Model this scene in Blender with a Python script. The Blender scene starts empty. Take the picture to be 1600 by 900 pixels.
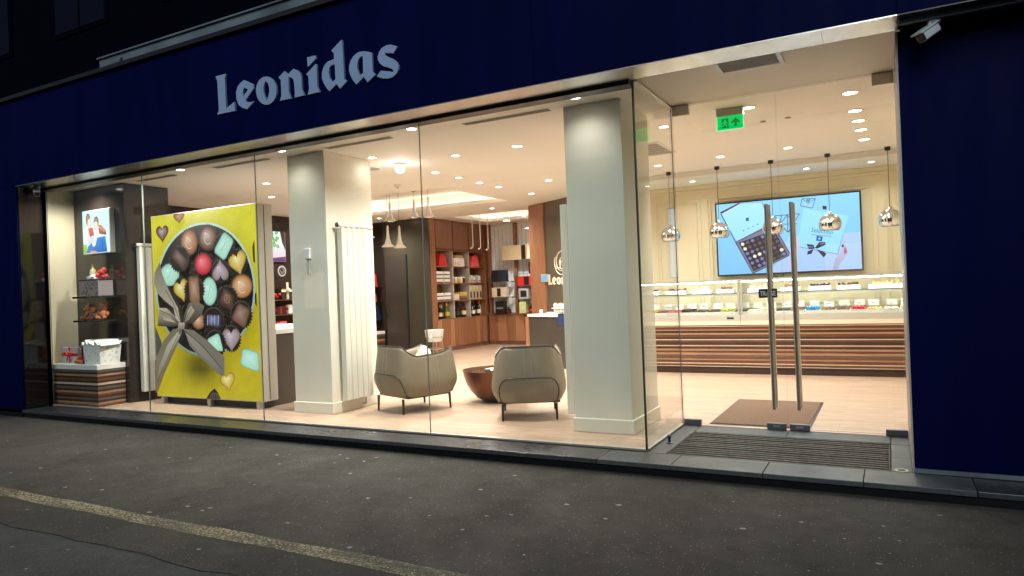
import bpy, bmesh, math, random
from mathutils import Vector, Matrix
R = math.radians
random.seed(7)
scene = bpy.context.scene
COL = scene.collection

# ------------------------------------------------------------------ camera
cam_d = bpy.data.cameras.new('camera')
cam = bpy.data.objects.new('camera', cam_d); COL.objects.link(cam)
cam_d.sensor_width = 36.0
cam_d.lens = 1092.0 / 1600.0 * 36.0
cam_d.clip_start = 0.05; cam_d.clip_end = 2000.0
_rot = Matrix(((0.8793, 0.0363, 0.4749), (0.4746, 0.0150, -0.8801), (-0.0391, 0.9992, -0.0040)))
cam.matrix_world = Matrix.Translation((0.0, -5.75, 1.5)) @ _rot.to_4x4()
scene.camera = cam

# ------------------------------------------------------------------ sky, sun, exposure
SKY_STRENGTH = 0.016
world = bpy.data.worlds.new('World'); scene.world = world; world.use_nodes = True
wn = world.node_tree
sky = wn.nodes.new('ShaderNodeTexSky'); sky.sky_type = 'NISHITA'; sky.sun_disc = False
sky.sun_elevation = R(30.0); sky.sun_rotation = R(195.0); sky.ozone_density = 3.0
bg = wn.nodes['Background']; bg.inputs['Strength'].default_value = SKY_STRENGTH
wn.links.new(sky.outputs['Color'], bg.inputs['Color'])
sun_d = bpy.data.lights.new('sun', 'SUN'); sun_d.energy = 1.5; sun_d.angle = R(40); sun_d.color = (.90,.96,1.0)
sun = bpy.data.objects.new('sun', sun_d); COL.objects.link(sun)
sun.rotation_euler = (R(60), 0, R(15)); sun.location = (0, -6, 12)
vs = scene.view_settings
vs.view_transform = 'Standard'; vs.look = 'None'; vs.exposure = 0.18; vs.gamma = 1.0; vs.use_curve_mapping = False
cy = scene.cycles
cy.use_denoising = True
cy.max_bounces = 10; cy.diffuse_bounces = 5; cy.glossy_bounces = 5; cy.transmission_bounces = 6; cy.transparent_max_bounces = 24
cy.sample_clamp_indirect = 4.0; cy.caustics_reflective = False; cy.caustics_refractive = False

# ------------------------------------------------------------------ helpers
ORG = {}
class MB:
    """collects geometry of one mesh (world coordinates)"""
    def __init__(s): s.v = []; s.f = []; s.m = []; s.c = []
    def add(s, vs_, fs, m=0):
        n = len(s.v); s.v += [tuple(p) for p in vs_]
        s.f += [tuple(i + n for i in f) for f in fs]; s.m += [m] * len(fs); return s
    def box(s, x0, x1, y0, y1, z0, z1, m=0):
        return s.add([(x0,y0,z0),(x1,y0,z0),(x1,y1,z0),(x0,y1,z0),(x0,y0,z1),(x1,y0,z1),(x1,y1,z1),(x0,y1,z1)],
                     [(0,3,2,1),(4,5,6,7),(0,1,5,4),(1,2,6,5),(2,3,7,6),(3,0,4,7)], m)
    def prism(s, pts, z0, z1, m=0):      # pts in plan, counter-clockwise
        n = len(pts)
        return s.add([(x,y,z0) for x,y in pts] + [(x,y,z1) for x,y in pts],
                     [tuple(range(n))[::-1], tuple(range(n, 2*n))] + [(i,(i+1)%n,n+(i+1)%n,n+i) for i in range(n)], m)
    def lathe(s, prof, n=24, c=(0,0,0), m=0, cap=True):
        vs_ = []; fs = []
        for r, z in prof:
            for i in range(n):
                a = 2*math.pi*i/n; vs_.append((c[0]+r*math.cos(a), c[1]+r*math.sin(a), c[2]+z))
        for k in range(len(prof)-1):
            for i in range(n):
                j = (i+1) % n; fs.append((k*n+i, k*n+j, (k+1)*n+j, (k+1)*n+i))
        if cap:
            fs.append(tuple(range(n))[::-1]); fs.append(tuple(range((len(prof)-1)*n, len(prof)*n)))
        return s.add(vs_, fs, m)
    def tube(s, path, r, n=8, m=0, closed=False):
        path = [Vector(p) for p in path]; k = len(path); vs_ = []; fs = []
        rr = r if isinstance(r, (list, tuple)) else [r]*k
        up = None
        for i, p in enumerate(path):
            a = path[i-1] if (i > 0 or closed) else p
            b = path[(i+1) % k] if (i < k-1 or closed) else p
            t = (b - a).normalized()
            if up is None:
                up = Vector((0,0,1)) if abs(t.z) < .9 else Vector((1,0,0))
            x = t.cross(up).normalized(); y = x.cross(t).normalized(); up = y
            for j in range(n):
                w = 2*math.pi*j/n; vs_.append(p + (x*math.cos(w) + y*math.sin(w))*rr[i])
        for i in range(k if closed else k-1):
            i2 = (i+1) % k
            for j in range(n):
                j2 = (j+1) % n; fs.append((i*n+j, i*n+j2, i2*n+j2, i2*n+j))
        if not closed:
            fs.append(tuple(range(n))[::-1]); fs.append(tuple(range((k-1)*n, k*n)))
        return s.add(vs_, fs, m)
    def ball(s, c, r, n=12, k=8, m=0, z0=-1.0):
        rx, ry, rz = r if isinstance(r, (list, tuple)) else (r, r, r)
        prof = []
        a0 = math.asin(z0)
        for i in range(k+1):
            a = a0 + (math.pi/2 - a0)*i/k; prof.append((max(math.cos(a), 1e-3), math.sin(a)))
        vs_ = []; fs = []
        for q, z in prof:
            for i in range(n):
                a = 2*math.pi*i/n; vs_.append((c[0]+rx*q*math.cos(a), c[1]+ry*q*math.sin(a), c[2]+rz*z))
        for j in range(k):
            for i in range(n):
                i2 = (i+1) % n; fs.append((j*n+i, j*n+i2, (j+1)*n+i2, (j+1)*n+i))
        fs.append(tuple(range(n))[::-1]); fs.append(tuple(range(k*n, (k+1)*n)))
        return s.add(vs_, fs, m)

def origin(o):
    return ORG.get(o.name, Vector((0,0,0))) if o else Vector((0,0,0))

def tag(o, label=None, cat=None, group=None, kind=None):
    if label: o['label'] = label
    if cat: o['category'] = cat
    if group: o['group'] = group
    if kind: o['kind'] = kind
    return o

def obj(name, mb, mat, parent=None, bevel=0.0, smooth=False, at=None, kind=None, seg=2, sharp=True):
    """link one mesh object; geometry is given in world coordinates"""
    off = Vector(at) if at is not None else (origin(parent) if parent else Vector((0,0,0)))
    me = bpy.data.meshes.new(name)
    me.from_pydata([(p[0]-off.x, p[1]-off.y, p[2]-off.z) for p in mb.v], [], mb.f)
    for m in (mat if isinstance(mat, (list, tuple)) else [mat]): me.materials.append(MAT[m])
    me.polygons.foreach_set('material_index', mb.m)
    if mb.c:
        ca = me.color_attributes.new('Col', 'FLOAT_COLOR', 'POINT')
        for i, c in enumerate(mb.c): ca.data[i].color = (c[0], c[1], c[2], 1)
    if bevel:
        bm = bmesh.new(); bm.from_mesh(me)
        bmesh.ops.bevel(bm, geom=list(bm.edges), offset=bevel, segments=seg, affect='EDGES', profile=.5, clamp_overlap=True)
        bm.to_mesh(me); bm.free()
    if smooth:
        me.polygons.foreach_set('use_smooth', [True]*len(me.polygons))
        if sharp:
            try: me.set_sharp_from_angle(angle=R(40))
            except Exception: pass
    me.update()
    o = bpy.data.objects.new(name, me); COL.objects.link(o)
    if parent:
        o.parent = parent
        if at is not None: o.location = off - origin(parent)
    else:
        o.location = off
    ORG[o.name] = off.copy()
    if kind: o['kind'] = kind
    return o

def thing(name, label, cat, loc=(0,0,0), group=None):
    o = bpy.data.objects.new(name, None); COL.objects.link(o)
    o.empty_display_size = .1; o.location = loc; ORG[o.name] = Vector(loc)
    return tag(o, label, cat, group)

def copy_tree(o, parent=None):
    c = o.copy(); COL.objects.link(c); c.parent = parent
    for ch in list(o.children): copy_tree(ch, c)
    return c

def dup(o, label, loc, rz=None):
    c = copy_tree(o); c.location = loc
    if rz is not None: c.rotation_euler = (0,0,rz)
    c['label'] = label
    return c

def struct(name, mb, mat, **k):
    o = obj(name, mb, mat, **k); o['kind'] = 'structure'; return o

def shape_mesh(loops, depth, axis_y):
    """outlines with holes in the x-z plane, filled and given a thickness towards -y; returns an MB"""
    cu = bpy.data.curves.new('outline', 'CURVE'); cu.dimensions = '2D'; cu.fill_mode = 'BOTH'; cu.extrude = depth/2
    for lp in loops:
        sp = cu.splines.new('POLY'); sp.points.add(len(lp)-1); sp.use_cyclic_u = True
        for i, (x, z) in enumerate(lp): sp.points[i].co = (x, z, 0, 1)
    return curve_mb(cu, lambda v: (v.x, axis_y - depth/2 - v.z, v.y))

def text_mb(txt, size, depth, fn, shear=0.0, align='CENTER'):
    cu = bpy.data.curves.new('text', 'FONT'); cu.body = txt; cu.size = size; cu.extrude = depth/2; cu.shear = shear
    cu.align_x = align; cu.resolution_u = 3
    return curve_mb(cu, fn)

def curve_mb(cu, fn):
    o = bpy.data.objects.new('tmp', cu); COL.objects.link(o)
    dg = bpy.context.evaluated_depsgraph_get(); dg.update()
    me = bpy.data.meshes.new_from_object(o.evaluated_get(dg))
    mb = MB(); mb.add([fn(v.co) for v in me.vertices], [tuple(p.vertices) for p in me.polygons])
    bpy.data.objects.remove(o); bpy.data.curves.remove(cu); bpy.data.meshes.remove(me)
    return mb

def ordinal(i):
    return ['first','second','third','fourth','fifth','sixth','seventh','eighth','ninth','tenth','eleventh','twelfth','thirteenth','fourteenth',
            'fifteenth','sixteenth','seventeenth','eighteenth','nineteenth','twentieth','twenty-first','twenty-second','twenty-third','twenty-fourth','twenty-fifth','twenty-sixth','twenty-seventh','twenty-eighth'][i]

# ------------------------------------------------------------------ materials
MAT = {}
def srgb(r, g, b):
    f = lambda c: ((c/255+.055)/1.055)**2.4 if c/255 > .04045 else c/255/12.92
    return (f(r), f(g), f(b))

def mat(name, col, rough=.5, metal=0.0, spec=.5, var=0.0, vscale=8.0, stretch=(1,1,1), bump=0.0, bscale=60.0, coat=0.0, emit=None, estr=0.0, rvar=0.0):
    m = bpy.data.materials.new(name); m.use_nodes = True; MAT[name] = m
    nt = m.node_tree; b = nt.nodes['Principled BSDF']
    b.inputs['Base Color'].default_value = (*col, 1); b.inputs['Roughness'].default_value = rough
    b.inputs['Metallic'].default_value = metal; b.inputs['Specular IOR Level'].default_value = spec
    b.inputs['Coat Weight'].default_value = coat
    if emit: b.inputs['Emission Color'].default_value = (*emit, 1); b.inputs['Emission Strength'].default_value = estr
    if var or bump or rvar:
        tc = nt.nodes.new('ShaderNodeTexCoord'); mp = nt.nodes.new('ShaderNodeMapping'); mp.inputs['Scale'].default_value = stretch
        nt.links.new(tc.outputs['Object'], mp.inputs['Vector'])
    if var:
        n = nt.nodes.new('ShaderNodeTexNoise'); n.inputs['Scale'].default_value = vscale; n.inputs['Detail'].default_value = 5
        nt.links.new(mp.outputs['Vector'], n.inputs['Vector'])
        mr = nt.nodes.new('ShaderNodeMapRange'); mr.inputs['From Min'].default_value = .25; mr.inputs['From Max'].default_value = .75
        mr.inputs['To Min'].default_value = 1-var; mr.inputs['To Max'].default_value = 1+var
        nt.links.new(n.outputs['Fac'], mr.inputs['Value'])
        mx = nt.nodes.new('ShaderNodeVectorMath'); mx.operation = 'SCALE'; mx.inputs[0].default_value = col
        nt.links.new(mr.outputs['Result'], mx.inputs['Scale']); nt.links.new(mx.outputs['Vector'], b.inputs['Base Color'])
    if rvar:
        n3 = nt.nodes.new('ShaderNodeTexNoise'); n3.inputs['Scale'].default_value = 3.0; n3.inputs['Detail'].default_value = 6
        nt.links.new(mp.outputs['Vector'], n3.inputs['Vector'])
        m3 = nt.nodes.new('ShaderNodeMapRange'); m3.inputs['From Min'].default_value = .3; m3.inputs['From Max'].default_value = .7
        m3.inputs['To Min'].default_value = max(.02, rough-rvar); m3.inputs['To Max'].default_value = rough+rvar
        nt.links.new(n3.outputs['Fac'], m3.inputs['Value']); nt.links.new(m3.outputs['Result'], b.inputs['Roughness'])
    if bump:
        n2 = nt.nodes.new('ShaderNodeTexNoise'); n2.inputs['Scale'].default_value = bscale; n2.inputs['Detail'].default_value = 4
        nt.links.new(mp.outputs['Vector'], n2.inputs['Vector'])
        bp = nt.nodes.new('ShaderNodeBump'); bp.inputs['Strength'].default_value = bump; bp.inputs['Distance'].default_value = .01
        nt.links.new(n2.outputs['Fac'], bp.inputs['Height']); nt.links.new(bp.outputs['Normal'], b.inputs['Normal'])
    return m

def emitmat(name, col, s):
    m = bpy.data.materials.new(name); m.use_nodes = True; MAT[name] = m
    nt = m.node_tree; nt.nodes.remove(nt.nodes['Principled BSDF'])
    e = nt.nodes.new('ShaderNodeEmission'); e.inputs['Color'].default_value = (*col, 1); e.inputs['Strength'].default_value = s
    nt.links.new(e.outputs[0], nt.nodes['Material Output'].inputs['Surface']); return m

def printmat(name, s, emission=True, noise=0.0, scale=(1,1,1)):
    """flat print; the colours are stored on the mesh"""
    m = bpy.data.materials.new(name); m.use_nodes = True; MAT[name] = m
    nt = m.node_tree; b = nt.nodes['Principled BSDF']; b.inputs['Roughness'].default_value = .25
    a = nt.nodes.new('ShaderNodeAttribute'); a.attribute_name = 'Col'; src = a.outputs['Color']
    if noise:
        tc = nt.nodes.new('ShaderNodeTexCoord'); mp = nt.nodes.new('ShaderNodeMapping'); mp.inputs['Scale'].default_value = scale
        n = nt.nodes.new('ShaderNodeTexNoise'); n.inputs['Scale'].default_value = 10; n.inputs['Detail'].default_value = 6
        mr = nt.nodes.new('ShaderNodeMapRange'); mr.inputs['From Min'].default_value = .25; mr.inputs['From Max'].default_value = .75
        mr.inputs['To Min'].default_value = 1-noise; mr.inputs['To Max'].default_value = 1+noise
        vm = nt.nodes.new('ShaderNodeVectorMath'); vm.operation = 'SCALE'
        nt.links.new(tc.outputs['Object'], mp.inputs['Vector']); nt.links.new(mp.outputs['Vector'], n.inputs['Vector'])
        nt.links.new(n.outputs['Fac'], mr.inputs['Value']); nt.links.new(src, vm.inputs[0]); nt.links.new(mr.outputs['Result'], vm.inputs['Scale'])
        src = vm.outputs['Vector']
    if emission:
        b.inputs['Base Color'].default_value = (.02,.02,.02,1)
        nt.links.new(src, b.inputs['Emission Color']); b.inputs['Emission Strength'].default_value = s
    else:
        nt.links.new(src, b.inputs['Base Color'])
    return m

def glassmat(name, tint, base=.035, rough=0.0):
    m = bpy.data.materials.new(name); m.use_nodes = True; MAT[name] = m
    nt = m.node_tree; nt.nodes.remove(nt.nodes['Principled BSDF'])
    t = nt.nodes.new('ShaderNodeBsdfTransparent'); t.inputs['Color'].default_value = (*tint, 1)
    g = nt.nodes.new('ShaderNodeBsdfGlossy'); g.inputs['Roughness'].default_value = rough
    lw = nt.nodes.new('ShaderNodeLayerWeight'); lw.inputs['Blend'].default_value = .5
    p = nt.nodes.new('ShaderNodeMath'); p.operation = 'POWER'; p.inputs[1].default_value = 5
    q = nt.nodes.new('ShaderNodeMath'); q.operation = 'MULTIPLY_ADD'; q.inputs[1].default_value = 1-base; q.inputs[2].default_value = base
    mx = nt.nodes.new('ShaderNodeMixShader')
    nt.links.new(lw.outputs['Facing'], p.inputs[0]); nt.links.new(p.outputs[0], q.inputs[0]); nt.links.new(q.outputs[0], mx.inputs[0])
    nt.links.new(t.outputs[0], mx.inputs[1]); nt.links.new(g.outputs[0], mx.inputs[2])
    nt.links.new(mx.outputs[0], nt.nodes['Material Output'].inputs['Surface']); return m

mat('navy', (.0006,.0022,.034), .6, var=.25, vscale=1.1, stretch=(1.5,1.5,.25), rvar=.1, spec=.04)
mat('letter_paint', (.24,.345,.52), .5, var=.05, vscale=3)
mat('steel_soffit', (.66,.64,.62), .27, metal=1.0, var=.04, vscale=1)
mat('black_frame', (.012,.012,.014), .35)
mat('black_gloss', (.012,.010,.010), .06, spec=.6)
mat('zinc', (.11,.14,.165), .55, metal=.0, var=.35, vscale=2.2)
mat('night_wall', (.0009,.0010,.0045), .95, var=.3, vscale=2, spec=.03)
mat('night_glass', (.002,.003,.012), .5, spec=.1)
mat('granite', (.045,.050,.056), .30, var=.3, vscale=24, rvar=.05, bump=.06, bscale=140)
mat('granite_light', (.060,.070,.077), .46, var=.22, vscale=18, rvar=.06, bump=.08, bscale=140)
mat('granite_dark', (.005,.0055,.0065), .5, spec=.2, var=.35, vscale=14)
mat('grille_bar', (.075,.062,.052), .5, var=.5, vscale=25, rvar=.15)
mat('grille_pit', (.006,.006,.006), .9)
mat('steel', (.55,.53,.50), .28, metal=1.0, var=.05)
mat('steel_dark', (.20,.21,.23), .32, metal=1.0)
mat('chrome', (.76,.80,.86), .035, metal=1.0)
mat('glass_edge', (.10,.15,.13), .15)
mat('silicone', (.42,.40,.36), .4)
mat('ceiling_paint', (.92,.89,.83), .7, var=.02, vscale=1)
mat('column_paint', (.80,.765,.65), .6, var=.05, vscale=1.8, bump=.03, bscale=120)
mat('wall_cream', (.80,.71,.50), .6, var=.02, vscale=1.5)
mat('moulding', (.80,.72,.52), .55)
mat('dark_panel', (.030,.022,.018), .12, var=.2, vscale=1.5, spec=.5)
mat('dark_matt', (.050,.038,.032), .35, var=.15, vscale=2)
mat('olive_panel', (.060,.052,.036), .16, var=.15, vscale=2)
mat('logo_wall', (.105,.080,.055), .35, var=.1, vscale=2)
mat('stone_dark', (.050,.040,.033), .35, var=.15, vscale=3)
mat('walnut', (.30,.135,.072), .35, var=.28, vscale=5, stretch=(6,6,.35), bump=.03, bscale=40)
mat('walnut_door', (.24,.115,.075), .35, var=.25, vscale=5, stretch=(6,6,.35))
mat('walnut_light', (.42,.21,.11), .35, var=.25, vscale=5, stretch=(6,6,.35))
mat('white_lacquer', (.82,.80,.76), .3)
mat('white_paint', (.80,.80,.78), .4)
mat('radiator', (.66,.64,.56), .35)
mat('grey_panel', (.50,.48,.43), .4)
mat('alu', (.60,.58,.54), .38, metal=.6)
mat('black', (.012,.012,.012), .45)
mat('slot', (.03,.028,.025), .8)
mat('mat_carpet', (.150,.085,.055), .95, var=.35, vscale=120, bump=.4, bscale=300)
mat('leather', (.195,.158,.108), .42, var=.10, vscale=5, bump=.10, bscale=90)
mat('leather_seam', (.045,.035,.025), .5)
mat('stitch', (.34,.31,.24), .6)
mat('leg_wood', (.020,.010,.007), .3)
mat('copper', (.14,.055,.030), .35, metal=.75, var=.1, vscale=3)
mat('bowl_glass', (.02,.012,.010), .05)
mat('cushion', (.62,.58,.46), .8, bump=.2, bscale=60)
mat('gold', (.75,.52,.20), .28, metal=.9)
mat('bottle_dark', (.010,.014,.008), .08)
mat('bottle_green', (.09,.14,.03), .08)
mat('bottle_wine', (.05,.008,.01), .08)
mat('bottle_white', (.55,.50,.22), .1)
mat('label_cream', (.75,.68,.50), .6)
mat('red', (.60,.025,.025), .45)
mat('coral', (.80,.10,.11), .5)
mat('pink', (.85,.22,.24), .5)
mat('blue_bag', (.008,.016,.07), .4)
mat('kraft', (.50,.33,.16), .7, var=.1, vscale=8)
mat('carton', (.62,.50,.33), .6, var=.12, vscale=4)
mat('paper_white', (.85,.84,.81), .7)
mat('paper_grey', (.45,.46,.50), .6)
mat('purple_grey', (.30,.25,.27), .6)
mat('teddy', (.48,.17,.065), .95, var=.4, vscale=40, bump=.5, bscale=120)
mat('denim', (.05,.10,.30), .8)
mat('navy_box', (.02,.028,.05), .4)
mat('cream_box', (.78,.70,.55), .55)
mat('strip_brown', (.150,.058,.032), .4, var=.25, vscale=6, stretch=(.5,1,6))
mat('strip_dark', (.055,.028,.020), .4, var=.25, vscale=6, stretch=(.5,1,6))
mat('strip_light', (.36,.205,.12), .4, var=.2, vscale=6, stretch=(.5,1,6))
mat('strip_grey', (.13,.105,.095), .4, var=.2, vscale=6, stretch=(.5,1,6))
mat('strip_white', (.58,.47,.37), .35)
mat('choc_dark', (.035,.014,.008), .35)
mat('choc_milk', (.16,.065,.028), .35)
mat('choc_white', (.72,.62,.42), .35)
mat('choc_red', (.55,.04,.05), .35)
mat('choc_blue', (.05,.25,.55), .35)
mat('choc_green', (.42,.45,.08), .4)
mat('choc_gold', (.65,.40,.12), .35)
mat('cable', (.03,.028,.026), .5)
mat('cam_white', (.50,.58,.60), .35)
mat('blind', (.86,.92,1.0), .55)
mat('gold_line', (.85,.74,.58), .4)
mat('gum', (.27,.27,.26), .8, var=.3, vscale=30)
mat('green_card', (.60,.68,.30), .5)
mat('far_wall', (.06,.058,.056), .9, var=.2, vscale=1)
emitmat('lit_window', (1.0,.72,.40), .8)
emitmat('lamp_lens', (1.0,.93,.82), 14.0)
emitmat('lamp_globe', (1.0,.90,.76), 9.0)
emitmat('led', (1.0,.97,.92), 44.0)
emitmat('cove', (1.0,.90,.78), 7.0)
emitmat('exit_green', (.0,.62,.10), .95)
emitmat('exit_dark', (.0,.16,.03), .9)
emitmat('exit_light', (.35,1.0,.6), 1.0)
emitmat('caption_ink', (.10,.22,.36), 1.0)
emitmat('tablet', (.30,.66,.86), .9)
printmat('print_lightbox', .88, True, .10, (1,1,14))
printmat('print_screen', 1.12)
glassmat('glass', (.96,.985,.968), .045)
glassmat('glass_case', (.97,.99,.98), .03)

# oak floor: planks laid along x
def floor_mat():
    m = mat('oak_floor', (.46,.29,.20), .36); nt = m.node_tree; b = nt.nodes['Principled BSDF']
    tc = nt.nodes.new('ShaderNodeTexCoord')
    br = nt.nodes.new('ShaderNodeTexBrick'); br.offset = .37; br.inputs['Scale'].default_value = 1
    br.inputs['Brick Width'].default_value = 1.25; br.inputs['Row Height'].default_value = .125; br.inputs['Mortar Size'].default_value = .0016
    br.inputs['Color1'].default_value = (.51,.362,.268,1); br.inputs['Color2'].default_value = (.43,.30,.217,1); br.inputs['Mortar'].default_value = (.25,.15,.09,1)
    br.inputs['Bias'].default_value = -.1
    mp = nt.nodes.new('ShaderNodeMapping'); mp.inputs['Scale'].default_value = (1.2, 16, 1)
    n = nt.nodes.new('ShaderNodeTexNoise'); n.inputs['Scale'].default_value = 3; n.inputs['Detail'].default_value = 6
    mr = nt.nodes.new('ShaderNodeMapRange'); mr.inputs['From Min'].default_value = .3; mr.inputs['From Max'].default_value = .7
    mr.inputs['To Min'].default_value = .74; mr.inputs['To Max'].default_value = 1.2
    vm = nt.nodes.new('ShaderNodeVectorMath'); vm.operation = 'SCALE'
    nt.links.new(tc.outputs['Object'], br.inputs['Vector']); nt.links.new(tc.outputs['Object'], mp.inputs['Vector'])
    nt.links.new(mp.outputs[0], n.inputs['Vector']); nt.links.new(n.outputs['Fac'], mr.inputs['Value'])
    nt.links.new(br.outputs['Color'], vm.inputs[0]); nt.links.new(mr.outputs[0], vm.inputs['Scale']); nt.links.new(vm.outputs[0], b.inputs['Base Color'])
floor_mat()

def asphalt_mat(name, base, warm, patch):
    m = mat(name, base, .85, spec=.18); nt = m.node_tree; b = nt.nodes['Principled BSDF']; L = nt.links.new
    tc = nt.nodes.new('ShaderNodeTexCoord')
    def noise(s, d=6, rough=.6):
        n = nt.nodes.new('ShaderNodeTexNoise'); n.inputs['Scale'].default_value = s; n.inputs['Detail'].default_value = d; n.inputs['Roughness'].default_value = rough
        L(tc.outputs['Object'], n.inputs['Vector']); return n.outputs['Fac']
    def ramp(src, a, c, lo, hi):
        r = nt.nodes.new('ShaderNodeMapRange'); r.inputs['From Min'].default_value = a; r.inputs['From Max'].default_value = c
        r.inputs['To Min'].default_value = lo; r.inputs['To Max'].default_value = hi; L(src, r.inputs['Value']); return r.outputs[0]
    big = ramp(noise(.6, 6, .6), .3, .7, .78, 1.18)
    mid = ramp(noise(6.5, 9, .75), .3, .7, .76, 1.24)
    fine = ramp(noise(140, 4, .9), .32, .68, .15, 2.0)
    a1 = nt.nodes.new('ShaderNodeMath'); a1.operation = 'MULTIPLY'; L(big, a1.inputs[0]); L(mid, a1.inputs[1])
    a2 = nt.nodes.new('ShaderNodeMath'); a2.operation = 'MULTIPLY'; L(a1.outputs[0], a2.inputs[0]); L(fine, a2.inputs[1])
    # old stains: darker streaks with a shape of their own
    st = ramp(noise(1.6, 7, .65), .60, .70, 1.0, patch)
    a3 = nt.nodes.new('ShaderNodeMath'); a3.operation = 'MULTIPLY'; L(a2.outputs[0], a3.inputs[0]); L(st, a3.inputs[1])
    vm = nt.nodes.new('ShaderNodeVectorMath'); vm.operation = 'SCALE'; vm.inputs[0].default_value = base; L(a3.outputs[0], vm.inputs['Scale'])
    # pale aggregate grains
    vo = nt.nodes.new('ShaderNodeTexVoronoi'); vo.inputs['Scale'].default_value = 55; L(tc.outputs['Object'], vo.inputs['Vector'])
    wn_ = nt.nodes.new('ShaderNodeSeparateColor'); L(vo.outputs['Color'], wn_.inputs[0])
    pick = ramp(wn_.outputs[0], .88, .90, 0, 1); near = ramp(vo.outputs['Distance'], .18, .30, 1, 0)
    pk = nt.nodes.new('ShaderNodeMath'); pk.operation = 'MULTIPLY'; L(pick, pk.inputs[0]); L(near, pk.inputs[1])
    mx = nt.nodes.new('ShaderNodeMix'); mx.data_type = 'RGBA'; L(pk.outputs[0], mx.inputs['Factor']); L(vm.outputs[0], mx.inputs['A']); mx.inputs['B'].default_value = (*warm, 1)
    L(mx.outputs['Result'], b.inputs['Base Color'])
    L(ramp(noise(2.2, 5), .3, .7, .68, .96), b.inputs['Roughness'])
    bp = nt.nodes.new('ShaderNodeBump'); bp.inputs['Strength'].default_value = .8; bp.inputs['Distance'].default_value = .007
    L(noise(130, 3, .7), bp.inputs['Height']); L(bp.outputs['Normal'], b.inputs['Normal'])
asphalt_mat('asphalt', (.062,.058,.051), (.24,.23,.21), .66)
asphalt_mat('asphalt_road', (.075,.077,.076), (.14,.14,.135), .75)

def worn_paint(name, col):
    m = bpy.data.materials.new(name); m.use_nodes = True; MAT[name] = m
    nt = m.node_tree; b = nt.nodes['Principled BSDF']; L = nt.links.new
    b.inputs['Base Color'].default_value = (*col, 1); b.inputs['Roughness'].default_value = .7
    tc = nt.nodes.new('ShaderNodeTexCoord'); mp = nt.nodes.new('ShaderNodeMapping'); mp.inputs['Scale'].default_value = (1, 3, 1)
    n = nt.nodes.new('ShaderNodeTexNoise'); n.inputs['Scale'].default_value = 1.1; n.inputs['Detail'].default_value = 9; n.inputs['Roughness'].default_value = .68
    n2 = nt.nodes.new('ShaderNodeTexNoise'); n2.inputs['Scale'].default_value = 60; n2.inputs['Detail'].default_value = 3
    L(tc.outputs['Object'], mp.inputs[0]); L(mp.outputs[0], n.inputs['Vector']); L(tc.outputs['Object'], n2.inputs['Vector'])
    s = nt.nodes.new('ShaderNodeMath'); s.operation = 'ADD'; L(n.outputs['Fac'], s.inputs[0]); L(n2.outputs['Fac'], s.inputs[1])
    r = nt.nodes.new('ShaderNodeMapRange'); r.inputs['From Min'].default_value = .88; r.inputs['From Max'].default_value = 1.18
    r.inputs['To Min'].default_value = .10; r.inputs['To Max'].default_value = .80; L(s.outputs[0], r.inputs['Value'])
    t = nt.nodes.new('ShaderNodeBsdfTransparent'); mx = nt.nodes.new('ShaderNodeMixShader')
    L(r.outputs[0], mx.inputs[0]); L(t.outputs[0], mx.inputs[1]); L(b.outputs[0], mx.inputs[2]); L(mx.outputs[0], nt.nodes['Material Output'].inputs['Surface'])
worn_paint('yellow_paint', (.38,.33,.20))
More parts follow.
